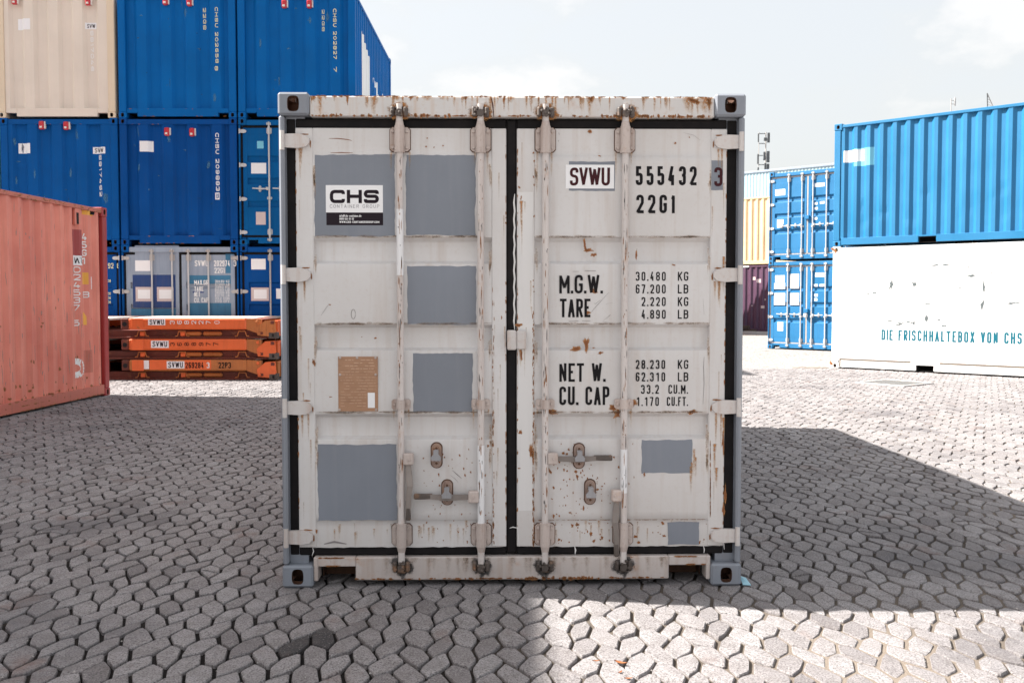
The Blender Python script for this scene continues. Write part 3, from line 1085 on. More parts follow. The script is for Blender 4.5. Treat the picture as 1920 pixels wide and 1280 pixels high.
        for up in (True, False):
            z0 = Z(2.478) if up else Z(.092)
            c_ = MB()
            sg = 1 if up else -1
            c_.box(x - .046, x - .024, -.012, .029, z0 - .020, z0 + .032, .008)
            c_.box(x + .020, x + .045, -.010, .029, z0 - .024, z0 + .030, .008)
            c_.box(x - .025, x + .021, .004, .029, z0 + sg * .018, z0 + sg * .034, .005)
            c_.prism([(x - .018, z0 - .016), (x + .006, z0 - .022), (x + .018, z0 - .006), (x + .016, z0 + .014), (x - .004, z0 + .018), (x - .02, z0 + .008)], fr_front(0), -.028, .012)
            if rust:
                for q in range(5):
                    a_ = random.uniform(-.04, .04); b_ = random.uniform(-.02, .03)
                    c_.box(x + a_ - .007, x + a_ + .008, -.018, .0, z0 + b_ - .006, z0 + b_ + .009, .004)
            c_.build('cam_keeper', M['iron' if rust else brk], bar)
    # handles
    hs = handles if handles is not None else [(0, 'h', .98, 1), (1, 'h', .98, -1), (2, 'h', .98, 1), (3, 'h', .98, -1)]
    for (i, kind, z, sd) in hs:
        x = ROD_X[i]
        z = Z(z)
        hub = MB()
        x0 = x + sd * .012
        hub.box(x0, x0 + sd * .055, -.010, .034, z - .030, z + .032, .006)
        hub.cyl((x + sd * .045, -.0105, z + .002), (x + sd * .045, -.016, z + .002), .009, .007, n=8)
        hub.build('handle_hub', M[brk if not rust else 'bracket'], bars[i])
        h = MB()
        xe = x + sd * .05
        if kind == 'h':
            pts = [(xe, .012, z), (xe + sd * .07, .010, z - .002), (xe + sd * .13, .0, z - .002), (xe + sd * .19, -.002, z + .002), (xe + sd * .30, .006, z + .008)]
            wid = [.012, .014, .016, .0125, .0115]
            for a in range(len(pts) - 1):
                p, q = pts[a], pts[a + 1]
                w0, w1 = wid[a], wid[a + 1]
                vs = [(p[0], p[1] - .008, p[2] - w0), (p[0], p[1] - .008, p[2] + w0), (p[0], p[1] + .008, p[2] + w0), (p[0], p[1] + .008, p[2] - w0),
                      (q[0], q[1] - .008, q[2] - w1), (q[0], q[1] - .008, q[2] + w1), (q[0], q[1] + .008, q[2] + w1), (q[0], q[1] + .008, q[2] - w1)]
                h.add(vs, [(0, 1, 5, 4), (1, 2, 6, 5), (2, 3, 7, 6), (3, 0, 4, 7), (0, 3, 2, 1), (4, 5, 6, 7)])
        else:
            xm = x + sd * .038
            pts = [(xm, .012, z - .02), (xm + sd * .004, .006, z - .08), (xm + sd * .010, -.006, z - .14), (xm + sd * .002, .0, z - .20), (xm - sd * .002, .010, z - .32)]
            wid = [.011, .016, .016, .013, .012]
            for a in range(len(pts) - 1):
                p, q = pts[a], pts[a + 1]
                w0, w1 = wid[a], wid[a + 1]
                vs = [(p[0] - w0, p[1] - .008, p[2]), (p[0] + w0, p[1] - .008, p[2]), (p[0] + w0, p[1] + .008, p[2]), (p[0] - w0, p[1] + .008, p[2]),
                      (q[0] - w1, q[1] - .008, q[2]), (q[0] + w1, q[1] - .008, q[2]), (q[0] + w1, q[1] + .008, q[2]), (q[0] - w1, q[1] + .008, q[2])]
                h.add(vs, [(0, 1, 5, 4), (1, 2, 6, 5), (2, 3, 7, 6), (3, 0, 4, 7), (0, 3, 2, 1), (4, 5, 6, 7)])
        hd_ = h.build('handle', M['handle_steel' if rust else rod], bars[i])
        if rust:
            gp = MB()
            if kind == 'h':
                gp.box(xe + sd * .205, xe + sd * .305, -.008, .013, z - .0135 + .004, z + .0155 + .004, .005)
            else:
                gp.box(xm - .014, xm + .0125, -.003, .016, z - .325, z - .215, .005)
            gp.build('grip', M['iron'], hd_ if False else bars[i])
    cs = catches if catches is not None else [(x + sd * .20, z) for (i, kind, z, sd), x in zip(hs, ROD_X)]
    for (x, z) in cs:
        z = Z(z)
        c_ = MB()
        pl = []
        for a in range(13):
            t = pi * a / 12
            pl.append((x + .0265 * cos(t), z + .038 + .0265 * sin(t)))
        for a in range(13):
            t = pi + pi * a / 12
            pl.append((x + .0265 * cos(t), z - .038 + .0265 * sin(t)))
        c_.prism(pl, fr_front(0), -.0465, -.034)
        if rust:
            rim = MB().prism([(x + (u - x) * 1.20, z + (v - z) * 1.09) for u, v in pl], fr_front(0), -.0472, -.0455)
            rim.build('catch_rim', M['rim'], leaves[0 if x < 0 else 1])
            for q_ in (.04, -.04):
                MB().cyl((x, .0239, z + q_), (x, .0225, z + q_), .007, n=8).build('bolt_hole', M['rim'], leaves[0 if x < 0 else 1])
        c_.cyl((x, .0342, z + .04), (x, .024, z + .04), .0145, .011, n=10)
        c_.cyl((x, .0342, z - .04), (x, .024, z - .04), .0145, .011, n=10)
        c_.prism([(x - .022, z - .012), (x + .022, z - .012), (x + .016, z + .018), (x - .016, z + .018)], fr_front(0), -.034, -.008)
        if rust:
            hs_ = MB().prism([(x - .024, z - .020), (x + .024, z - .020), (x + .027, z - .002), (x + .013, z + .014), (x + .013, z + .036), (x - .013, z + .036), (x - .013, z + .014), (x - .027, z - .002)], fr_front(0), .016, .024)
            hs_.box(x - .012, x + .012, -.0155, .034, z + .0145, z + .034, .003)
            hs_.build('hasp', M['hasp'], leaves[0 if x < 0 else 1])
        c_.build('handle_catch', M['catch' if rust else brk], leaves[0 if x < 0 else 1])
    return leaves, bars


def face_at(P, d, x, y):
    """Distance along a wall that starts at P and runs along d, and height, of a point measured on the photograph."""
    th = radians(PITCH)
    k = (x - 960) / FOCAL
    z = CAM_H
    t = 0.0
    for _ in range(6):
        # k * ((P.y + d.y t) cos - (z - h) sin) = P.x + d.x t
        t = (k * (P[1] * cos(th) - (z - CAM_H) * sin(th)) - P[0]) / (d[0] - k * d[1] * cos(th))
        a = atan((640 - y) / FOCAL) - th
        z = CAM_H + (P[1] + d[1] * t) * tan(a)
    return t, z


M['catch'] = paint('rusty_catch_steel', (0.30, 0.215, 0.18), 0.5, 0.25, 0.7, 0.4, (0.13, 0.06, 0.04))
M['grey_hinge'] = paint('rust_edged_hinge_paint', (0.56, 0.53, 0.52), 0.5, 0.08, 0.55, 0.30, (0.36, 0.19, 0.11))
M['handle_steel'] = paint('worn_handle_steel', (0.22, 0.19, 0.175), 0.5, 0.3, 0.6, 0.3, (0.15, 0.09, 0.07))

# ------------------------------------------------------------------ the ground
STONE_Y0, STONE_Y1 = 2.6, 21.5


def half(y):
    return .56 * y + 1.6


def lit_sandfill(x, y):
    """How far the joints are filled and their sand paled: full over the sunlit ground in front to the right, open elsewhere."""
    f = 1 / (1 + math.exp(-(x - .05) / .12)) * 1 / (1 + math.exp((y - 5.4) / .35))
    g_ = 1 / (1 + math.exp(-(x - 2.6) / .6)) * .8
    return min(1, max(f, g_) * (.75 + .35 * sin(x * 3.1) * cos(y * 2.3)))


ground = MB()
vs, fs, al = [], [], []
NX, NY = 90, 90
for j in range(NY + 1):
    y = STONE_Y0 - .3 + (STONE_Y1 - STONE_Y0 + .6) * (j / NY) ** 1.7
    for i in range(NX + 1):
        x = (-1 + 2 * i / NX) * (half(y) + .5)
        f = lit_sandfill(x, y)
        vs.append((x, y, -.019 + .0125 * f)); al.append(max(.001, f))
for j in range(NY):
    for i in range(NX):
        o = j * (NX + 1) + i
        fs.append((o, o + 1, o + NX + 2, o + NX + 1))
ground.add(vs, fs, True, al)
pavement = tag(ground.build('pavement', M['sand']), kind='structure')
far = MB()
a0, a1, y0, y1 = half(STONE_Y0) - .3, half(STONE_Y1) - .3, STONE_Y0 + .2, STONE_Y1 - .35
B = 700
far.add([(-B, -B, -.0105), (B, -B, -.0105), (B, y0, -.0105), (-B, y0, -.0105)], [(0, 1, 2, 3)])
far.add([(-B, y1, -.0105), (B, y1, -.0105), (B, B * 2, -.0105), (-B, B * 2, -.0105)], [(0, 1, 2, 3)])
far.add([(-B, y0, -.0105), (-a0, y0, -.0105), (-a1, y1, -.0105), (-B, y1, -.0105)], [(0, 1, 2, 3)])
far.add([(a0, y0, -.0105), (B, y0, -.0105), (B, y1, -.0105), (a1, y1, -.0105)], [(0, 1, 2, 3)])
tag(far.build('ground', M['far']), kind='structure')

PX, PY, PA, PD = .106, .22, .034, .034
_jit = {}


def knot(i, j, side):
    key = (i, j, side)
    if key not in _jit:
        q = random.Random(hash((i * 7919 + j * 104729 + side * 31)) & 0xffffffff)
        s = 1 if i % 2 == 0 else -1
        x = i * PX + (-PA if side == 0 else PA)
        y = j * PY + (PY / 2 if i % 2 else 0) + PY / 2 + (PD * s if side == 0 else -PD * s)
        _jit[key] = (x + q.uniform(-.012, .012), y + q.uniform(-.017, .017))
    return _jit[key]


def stone_outline(i, j):
    jl = j if i % 2 else j - 1
    return [knot(i, j, 0), knot(i - 1, jl, 1), knot(i, j - 1, 0), knot(i, j - 1, 1), knot(i + 1, jl, 0), knot(i, j, 1)]


def inset(poly, d):
    out = []
    n = len(poly)
    for k in range(n):
        p, a, b = Vector(poly[k]), Vector(poly[k - 1]), Vector(poly[(k + 1) % n])
        d0, d1 = (p - a).normalized(), (b - p).normalized()
        n0, n1 = Vector((-d0.y, d0.x)), Vector((-d1.y, d1.x))
        m = (n0 + n1)
        m = m.normalized() if m.length > 1e-5 else n0
        out.append(p + m * (d / max(m.dot(n0), .45)))
    return out


def stone(vs, fs, tint, poly, rnd, rich, lift, tn):
    gap = rnd.uniform(.0052, .0108)
    pl = inset(poly, gap)
    if rich:
        q = []
        n = len(pl)
        for k in range(n):
            p, a, b = pl[k], pl[k - 1], pl[(k + 1) % n]
            c = rnd.uniform(.05, .13)
            q.append(p + (a - p) * c + Vector((rnd.uniform(-.002, .002), rnd.uniform(-.002, .002))))
            q.append(p + (b - p) * c + Vector((rnd.uniform(-.002, .002), rnd.uniform(-.002, .002))))
        pl = q
    cx = sum(p.x for p in pl) / len(pl); cy = sum(p.y for p in pl) / len(pl)
    tx, ty = rnd.uniform(-.035, .035), rnd.uniform(-.035, .035)
    zf = lambda p, z: z + lift + tx * (p[0] - cx) + ty * (p[1] - cy)
    n = len(pl)
    b = len(vs)
    ctr = Vector((cx, cy))
    rings = ((.945, 0.0), (1.0, -.0045), (1.012, -.026)) if rich else ((.95, 0.0), (1.0, -.014))
    for (sc, z) in rings:
        for p in pl:
            w = ctr + (p - ctr) * sc
            vs.append((w.x, w.y, zf(w, z) + (rnd.uniform(-.0012, .0012) if rich else 0)))
    tint += [tn] * (n * len(rings))
    if rich:
        vs.append((cx, cy, zf(ctr, .0006))); tint.append(tn)
        fs += [(b + k, b + (k + 1) % n, b + n * len(rings)) for k in range(n)]
    else:
        fs.append(tuple(b + k for k in range(n)))
    for r_ in range(len(rings) - 1):
        o = b + r_ * n
        fs += [(o + k, o + n + k, o + n + (k + 1) % n, o + (k + 1) % n) for k in range(n)]


def stone_mesh(name, vs, fs, tint, parent):
    me = bpy.data.meshes.new(name)
    me.from_pydata(vs, [], fs)
    at_ = me.attributes.new('tint', 'FLOAT', 'POINT')
    at_.data.foreach_set('value', tint)
    me.materials.append(M['stone'])
    me.update()
    o = bpy.data.objects.new(name, me)
    C.objects.link(o)
    o.parent = parent
    return o


cells = []
for i in range(int(-15 / PX), int(15 / PX)):
    for j in range(int(STONE_Y0 / PY), int(STONE_Y1 / PY)):
        cx, cy = i * PX, (j + (.5 if i % 2 else 0)) * PY
        if STONE_Y0 < cy < STONE_Y1 and abs(cx) < half(cy):
            cells.append((cy, cx, i, j))
cells.sort()
in_view = [c for c in cells if c[0] > 3.86 and abs(c[1]) < .515 * c[0]]
single = set((c[2], c[3]) for c in in_view[:300])
mass_v, mass_f, mass_t = [], [], []
for cy, cx, i, j in cells:
    rnd = random.Random(i * 7351 + j * 9151 + 5)
    poly = stone_outline(i, j)
    rich = cy < 9.0
    lift = rnd.uniform(-.0035, .0035) + .0025 * sin(cx * 1.7 + 1) * cos(cy * 1.3)
    tn = min(1, max(0, rnd.gauss(.5, .13)))
    tn = max(tn, .15)
    if rnd.random() < .012:
        tn = .17
    for (ox, oy, ro_) in ((-1.00, 4.33, .055), (-.80, 4.33, .055)):
        if abs(cx - ox) < ro_ and abs(cy - oy) < .10:
            tn = .02
    split = rnd.random() < .05 and (i, j) not in single
    targets = [poly]
    if split:                    # a stone laid as two halves
        m0 = ((poly[0][0] + poly[1][0]) / 2, (poly[0][1] + poly[1][1]) / 2)
        L1 = ((poly[1][0] + poly[2][0]) / 2, (poly[1][1] + poly[2][1]) / 2)
        targets = [[poly[0], poly[1], poly[4], poly[5]], [poly[1], poly[2], poly[3], poly[4]]]
    for tp in targets:
        if (i, j) in single:
            v_, f_, t_ = [], [], []
            stone(v_, f_, t_, tp, rnd, True, lift, tn)
            stone_mesh('paving_stone', v_, f_, t_, pavement)
        else:
            stone(mass_v, mass_f, mass_t, tp, rnd, rich, lift, tn)
tag(stone_mesh('paving_stones', mass_v, mass_f, mass_t, pavement), kind='stuff')

# ------------------------------------------------------------------ the pale container in front
MY = 5.177
main, _, _ = container('pale grey weathered container with rust and slate repaint patches, its closed doors facing front',
                       (0.004, MY, KNIT), radians(1.0), L=6.70, wall='grey', post='post', rail='grey', front='door',
                       header='header', sill='grey_low', castmat='post', cast_top=-.0095)


def F(x, y):
    X, z = survey(x - 1.5, y, MY)
    return X, z - KNIT


hn = [(0, 'v', .668, 1), (1, 'h', .466, -1), (2, 'h', .668, 1), (3, 'v', .470, -1)]
cz = [(F(838, 925)[0], F(838, 925)[1]), (F(818, 855)[0], F(818, 855)[1]), (F(1087, 857)[0], F(1087, 857)[1]), (F(1108, 925)[0], F(1108, 925)[1])]
(ldoor, rdoor), bars = door_end(main, 'grey', 'rod', 'rubber', handles=hn, catches=cz, rust=True)
for o in main.children:
    if o.name.startswith('sill'):
        o['label'] = 'dirty sill with rust along its lower edge'
fd = fr_front(.047)
PN = .0008
rp = random.Random(21)


def frect(x0, y0, x1, y1):
    a, b = F(x0, y1), F(x1, y0)
    return a[0], a[1], b[0], b[1]


for (bx, by, ex, ey, dr) in ((589, 289, 739, 442, ldoor), (761, 289, 891, 441, ldoor), (763, 498, 892, 609, ldoor), (774, 663, 886, 775, ldoor),
                             (595, 834, 742, 977, ldoor), (1206, 827, 1302, 891, rdoor), (1256, 984, 1316, 1026, rdoor)):
    u0, v0, u1, v1 = frect(bx, by, ex, ey)
    mb = MB()
    yy = fr_front(.0500) if by > 980 else fd
    sheet(mb, yy, u0, v0, u1, v1, .0022 if by > 980 else PN, jag=.0042, rnd=rp)
    o = mb.build('paint_patch', M['slate'], dr)
mb = MB()
sheet(mb, fr_front(.0435), *frect(1338, 298, 1361, 354), PN, jag=.002, rnd=rp)
mb.build('paint_patch', M['slate'], rdoor)
mb = MB()
sheet(mb, fd, *frect(1068, 300, 1156, 356), .0004, jag=.003, rnd=rp)
mb.build('paint_patch', M['slate'], rdoor)
mb = MB()                                   # freshly touched-up white strips
sheet(mb, fr_front(.0435), *frect(971, 358, 1000, 960), PN, jag=.003, rnd=rp)
mb.build('paint_patch', M['wpaint'], rdoor)
for i, (y0, y1) in ((0, (392, 516)), (1, (835, 985)), (3, (843, 925))):
    za, zb = F(0, y1)[1], F(0, y0)[1]
    MB().cyl((ROD_X[i], .016, za), (ROD_X[i], .016, zb), .0186, n=16).build('repainted_length', M['rodwhite'], bars[i])

# writing on the doors
mb = MB(); sheet(mb, fd, *frect(1062, 306.5, 1154, 351.5), .0014)
mb.build('code_label', M['label'], rdoor)


def letter(s, x0, y0, x1, y1, mat, parent, t=.14, n=.001, fr=fd, **kw):
    u0, v0, u1, v1 = frect(x0, y0, x1, y1)
    mb = MB()
    write(mb, s, fr, u0, v0, u1, v1, (v1 - v0) * t, n, **kw)
    return mb.build('lettering', M[mat], parent)


letter('SVWU', 1070, 312, 1146, 346, 'maroon', rdoor, .15, .0026, gap=.12)
letter('555432', 1195, 309, 1311, 345, 'black', rdoor, .155, gap=.55)
letter('3', 1344, 311, 1360, 347, 'maroon', rdoor, .15, .0022, fr=fr_front(.0435))
letter('22G1', 1196, 363, 1270, 398, 'black', rdoor, .155, gap=.55)
letter('M.G.W.', 1050, 515, 1132, 550, 'black', rdoor, .135, gap=.2)
letter('TARE', 1051, 560, 1109, 595, 'black', rdoor, .135, gap=.22)
letter('NET W.', 1050, 682, 1137, 717, 'black', rdoor, .135, gap=.28)
letter('CU. CAP', 1050, 726, 1145, 761, 'black', rdoor, .135, gap=.28)
for (s, a, b, y) in (('30.480', 1195, 1252, 509), ('67.200', 1195, 1252, 533), ('2.220', 1206, 1252, 557), ('4.890', 1206, 1252, 581),
                     ('28.230', 1195, 1251, 676), ('62.310', 1195, 1251, 699.5), ('33.2', 1205, 1239, 723), ('1.170', 1196, 1239, 746)):
    letter(s, a, y, b, y + 17, 'black', rdoor, .14, gap=.55, mono=True)
for (s, a, b, y) in (('KG', 1275, 1295, 509), ('LB', 1275, 1295, 533), ('KG', 1275, 1295, 557), ('LB', 1275, 1295, 581), ('KG', 1275, 1295, 676),
                     ('LB', 1275, 1295, 699.5), ('CU.M.', 1257, 1294, 723), ('CU.FT.', 1254, 1294, 746)):
    letter(s, a, y, b, y + 17, 'black', rdoor, .14, gap=.4)
# company sticker on the left door
mb = MB(); sheet(mb, fd, *frect(609.5, 346, 716.5, 397.5), .0016); mb.build('sticker', M['label'], ldoor)
mb = MB(); sheet(mb, fd, *frect(610.5, 397.6, 717, 421.5), .0016); mb.build('sticker', M['ink'], ldoor)
letter('CHS', 617, 355, 709, 380, 'ink', ldoor, .25, .0022, gap=.13, rad=.017)
letter('CONTAINER GROUP', 617, 382.5, 710, 389, 'thin', ldoor, .09, .0022, gap=.55)
letter('info@chs-container.de', 635, 401.5, 676, 406, 'label', ldoor, .16, .0022, gap=.3)
letter('0800 664 64 83', 635, 407.5, 662, 411.5, 'label', ldoor, .17, .0022, gap=.3)
letter('WWW.CHS-CONTAINERGROUP.COM', 635, 413.5, 710, 417.5, 'label', ldoor, .22, .0022, gap=.25)
# foil data plate
pl = MB()
u0, v0, u1, v1 = frect(633, 669, 707, 772)
pl.box(u0, u1, .0445, .0468, v0, v1, .0008)
plate = pl.build('data_plate', M['brown'], ldoor)
fpl = fr_front(.0445)
mb = MB(); rr = random.Random(4)
for k in range(17):
    vy = v1 - .02 - k * .0152
    uu = u0 + .012 + (.025 if k < 4 else 0)
    while uu < u1 - (.03 if k < 4 else .014):
        w = rr.uniform(.006, .03)
        if rr.random() < .72 and not (k > 10 and uu > u1 - .065):
            h_ = .0022 if k > 3 else .0035
            sheet(mb, fpl, uu, vy, min(uu + w, u1 - .012), vy + h_, .0004)
        uu += w + .005
mb.build('embossed_text', M['tan'], ldoor)
mb = MB(); sheet(mb, fpl, *frect(688.5, 737, 701.5, 765.5), .0006); mb.build('sticker', M['label'], ldoor)
mb = MB()
for (a, b) in ((636, 671), (668, 671), (703, 671), (636, 703), (703, 703), (635, 769), (704, 769)):
    p = F(a, b)
    mb.cyl((p[0], .0444, p[1]), (p[0], .0405, p[1]), .0075, .005, n=8)
mb.build('rivet', M['bracket'], ldoor)
# lock box over the joint of the doors
lb = MB()
u0, v0, u1, v1 = frect(951, 619, 987, 656)
lb.box(u0, u0 + .048, -.004, .049, v0, v1, .006).box(u0 + .0485, u1, .002, .043, v0 + .002, v1 - .003, .006)
lb.cyl((u0 + .03, -.0041, v0 + .04), (u0 + .03, -.007, v0 + .04), .006, n=8)
lb.build('lock_box', M['grey_hinge'], main)
# white dribbles along the bottom gasket
wd = MB()
fg = fr_front(.0535)
q = [F(583, 1030), F(604, 1028.5), F(612, 1027.5), F(950, 1028)]
scratch(wd, fg, [F(583 + k * 12, 1028.2 + rp.uniform(-.8, .8)) for k in range(31)], .0028)
scratch(wd, fg, [F(972 + k * 12, 1028.2 + rp.uniform(-.8, .8)) for k in range(33)], .0028)
scratch(wd, fr_front(.0435), [F(956, 993), F(962, 991), F(971, 993), F(972.5, 1010), F(974, 1028)], .003)
scratch(wd, fg, [F(584, 1028), F(586, 1036), F(583, 1044)], .003)
scratch(wd, fg, [F(1079, 1028), F(1081, 1036), F(1080, 1044)], .004)
scratch(wd, fg, [F(1324, 1028), F(1326, 1036), F(1325, 1043)], .003)
scratch(wd, fg, [F(1361, 1018), F(1363, 1026), F(1364, 1036)], .003)
scratch(wd, fr_front(.0495), [F(964, 362 + k * 16) if k % 2 else F(965.5, 362 + k * 16) for k in range(17)], .0045)
tag(wd.build('paint_dribble', M['wpaint'], main), kind='stuff')

# ---- wear: rust, drips, grease, scratches, each fixed to the panel it sits on
rs, dr_, so, sc, du = MB(), MB(), MB(), MB(), MB()
fH, fS, fB, fV = fr_front(.014), fr_front(.022), fr_front(.05), fr_front(.0435)
w = random.Random(11)
zt = 2.591 - .026
# header: streaks from the upper edge, scale along the lower edge
for (x, ln, wd_) in ((600, 38, 2.6), (652, 22, 2), (701, 36, 3.6), (770, 10, 3), (800, 9, 6), (872, 10, 5), (920, 36, 2.2), (945, 32, 1.6), (958, 12, 4), (996, 30, 2),
                     (1024, 34, 1.4), (1036, 30, 1.4), (1010, 26, 1.3), (1042, 30, 1.2), (1106, 40, 2.4), (1110, 18, 4), (1210, 9, 4), (1251, 24, 2.4), (1292, 30, 5),
                     (1300, 36, 2), (1324, 30, 6), (1332, 38, 4), (588, 14, 4), (830, 7, 4), (1070, 8, 4), (1170, 9, 3), (744, 9, 5)):
    p = F(x, 181)
    run(dr_ if w.random() < .6 else rs, fH, p[0], zt - .001, ln / 357, wd_ / 357 * 2.3, .0009, w.uniform(.8, 1.0), w)
for k in range(150):
    x = 585 + 750 * w.random()
    big = 1.8 if any(abs(x - c) < 22 for c in (620, 640, 690, 790, 840, 1150, 1160, 1200, 1240, 1280, 1310)) else 1
    p = F(x, 219)
    blob(rs, fH, p[0], 2.4605 + w.uniform(0, .006), (.018 if w.random() < .2 else .008) * w.uniform(.5, 1.5), .0055 * big * w.uniform(.4, 1.6), .0008, rnd=w)
for k in range(42):
    run(dr_, fH, w.uniform(-1.05, 1.05), zt - .001, w.uniform(.02, .10), w.uniform(.004, .011), .0009, w.uniform(.6, 1.0), w)
for k in range(110):
    p = F(585 + 750 * w.random(), 181)
    blob(rs, fH, p[0], zt - .002, .016 * w.uniform(.3, 1.8), .0045 * w.uniform(.4, 1.6), .0008, rnd=w)
for (x, y, a, b) in ((1302, 187, 13, 6), (1310, 190, 6, 5), (1296, 184, 8, 3)):
    p = F(x, y); blob(rs, fH, p[0], p[1], a / 357, b / 357, .001, -.4, rnd=w)
for x in ROD_X:
    blob(rs, fH, x, 2.485, .072, .055, .0011, rnd=w)
    blob(rs, fH, x + .01, 2.47, .08, .03, .0013, rnd=w)
    for q in range(3):
        blob(so, fS, x + w.uniform(-.02, .02), .085 + w.uniform(-.01, .02), .06, .055, .0010 + q * .0002, rnd=w)
    run(so, fS, x + .005, .06, .055, .03, .0014, .9, w)
# specks and patches on the panels
for (x, y, a, b) in ((800, 257, 1.4, 1.4), (813, 274, 1.6, 1.6), (830, 271, 1.6, 1.6), (798, 273, 1.8, 1.8), (1098, 456, 3, 14), (1104, 468, 10, 3), (1116, 477, 6, 4), (1116, 547, 8, 4), (1114, 543, 3, 3),
                     (1105, 586, 5, 4.5), (1115, 653, 3.2, 0), (1101, 646, 6, 14), (1083, 655, 10, 5), (1128, 662, 5, 3), (1196, 479, 2.5, 10), (1180, 476, 2, 8), (1267, 496, 4, 1.5),
                     (1351, 575, 3, 8), (702, 634, 3, 1.6), (677, 632, 1.4, 1), (617, 571, 2, 1.6), (618, 745, 3, 1.2), (1168, 756, 10, 10), (1186, 757, 9, 8), (1154, 766, 10, 8), (1160, 778, 8, 10),
                     (1038, 775, 14, 5), (1302, 775, 10, 4), (1270, 265, 2, 2), (1297, 254, 1.4, 1.4), (1108, 243, 3, 4), (1127, 290, 3, 1.4), (1354, 716, 5, 1.2)):
    p = F(x, y)
    blob(rs, fd, p[0], p[1], max(a, 1) / 357 * 1.25, max(b, 1) / 357 * 1.25, .0013, w.uniform(-.3, .3), rnd=w, rough=.5)
for k in range(150):                    # lower right door is peppered
    x, y = w.gauss(1090, 48), w.gauss(915, 60)
    if not (1008 < x < 1330 and 832 < y < 974): continue
    p = F(x, y); r_ = w.choice((1.1, 1.3, 1.6, 2.0, 3.2)) / 357
    blob(rs, fd, p[0], p[1], r_ * w.uniform(.7, 1.1), r_ * w.uniform(.9, 1.9), .0014, rnd=w, rough=.5)
for k in range(75):
    x, y = w.uniform(780, 920), w.uniform(835, 1020)
    p = F(x, y); r_ = w.choice((.9, 1.0, 1.2, 1.8)) / 357
    blob(rs, fd if y < 977 else fB, p[0], p[1], r_, r_ * w.uniform(.9, 2.2), .0014, rnd=w, rough=.5)
for k in range(70):
    x, y = w.uniform(1010, 1330), w.uniform(984, 1024)
    p = F(x, y); r_ = w.choice((1.0, 1.4, 2.0, 4.0)) / 357
    blob(rs, fB, p[0], p[1], r_, r_ * w.uniform(.8, 1.4), .0014, rnd=w, rough=.5)
for k in range(90):                     # rust creeping along the bottom seam and the frame joints of the right door
    x = w.uniform(1008, 1332); p = F(x, 979)
    blob(rs, fB, p[0], .3330, .012 * w.uniform(.4, 1.4), .0035 * w.uniform(.5, 1.6), .0012, rnd=w)
for k in range(120):
    y = 1025 - 500 * w.random() ** 1.6; p = F(1001.5 + w.uniform(-2, 1), y)
    blob(rs, fV, min(p[0], .1145), p[1], .003 * w.uniform(.5, 1.6), .012 * w.uniform(.4, 1.8), .0011, rnd=w)
for k in range(60):
    y = w.uniform(830, 970); p = F(1336.5, y)
    blob(rs, fV, p[0], p[1], .003 * w.uniform(.5, 1.5), .02 * w.uniform(.4, 1.6), .0011, rnd=w)
for k in range(80):
    y = 1020 - 480 * w.random() ** 1.5; p = F(924.5 + w.uniform(-1, 2), y)
    blob(rs, fV, max(p[0], -.1085), p[1], .0025 * w.uniform(.5, 1.6), .012 * w.uniform(.4, 1.8), .0011, rnd=w)
for (x, y, a, b) in ((997, 850, 5, 16), (1000, 862, 3, 12), (972, 610, 9, 6), (976, 650, 6, 8), (978, 668, 3, 14), (976, 812, 4, 6), (973, 880, 4, 2), (974, 350, 3, 3), (1358, 1000, 6, 8), (1362, 960, 5, 14),
                     (1365, 930, 3, 22), (1361, 830, 3, 30), (592, 998, 3, 6), (586, 678, 3, 6), (588, 681, 3, 8), (941, 595, 2, 4)):
    p = F(x, y); blob(rs, fV, p[0], p[1], a / 357, b / 357, .0012, rnd=w, rough=.5)
for (x, y) in ((1001, 284), (1002, 300), (1001, 330), (1003, 345), (1002, 404), (978, 368), (977, 372)):
    p = F(x, y); blob(rs, fV, min(p[0], .113), p[1], .006, .009, .0012, rnd=w, rough=.5)
for (x, y, ln) in ((1354, 520, 60), (1362, 785, 50), (1345, 835, 60), (1348, 880, 40), (978, 375, 60), (976, 650, 40), (1362, 480, 70)):
    p = F(x, y); run(dr_, fV, p[0], p[1], ln / 357, .012, .0010, .9, w)
for (x, y, ln) in ((1306, 845, 55), (1302, 870, 40), (1300, 878, 55), (1309, 860, 40)):
    p = F(x, y); run(dr_, fd, p[0], p[1], ln / 357, .010, .0015, .75, w)
# rust weeping below brackets, hinges and the header
for x in ROD_X:
    for dx in (-.04, .0, .04):
        run(dr_, fd, x + dx + w.uniform(-.01, .01), 2.282, w.uniform(.05, .16), .008, .0016, .5, w)
        run(dr_, fd, x + dx, .928, w.uniform(.04, .12), .008, .0016, .6, w)
for zc in (2.335, 1.639, .939, .2495):
    for sg in (-1, 1):
        for q in range(2 if zc > .5 else 0):
            run(dr_, fV, sg * w.uniform(1.07, 1.12), zc - .034, w.uniform(.06, .2), .009, .0012, .75, w)
        blob(rs, fV, sg * 1.088, zc + .036, .03, .006, .0012, rnd=w)
        blob(rs, fV, sg * 1.058, zc - .01, .006, .025, .0012, rnd=w)
for k in range(60):                     # edges of the leaves beside the seals
    for (u, sg) in ((-1.135, 1), (-.036, -1), (.026, 1), (1.128, -1)):
        if w.random() < .55:
            blob(rs, fV, u, w.uniform(.2, 2.39), .0028 * w.uniform(.5, 1.6), .016 * w.uniform(.3, 1.6), .0011, rnd=w)
for k in range(26):                     # rust weeping over the bottom strips of the doors and down the panel corners
    for (u0, u1) in ((-1.03, -.13), (.13, 1.03)):
        run(dr_, fB, w.uniform(u0, u1), w.uniform(.27, .333), w.uniform(.03, .10), w.uniform(.004, .012), .0011, w.uniform(.3, .6), w)
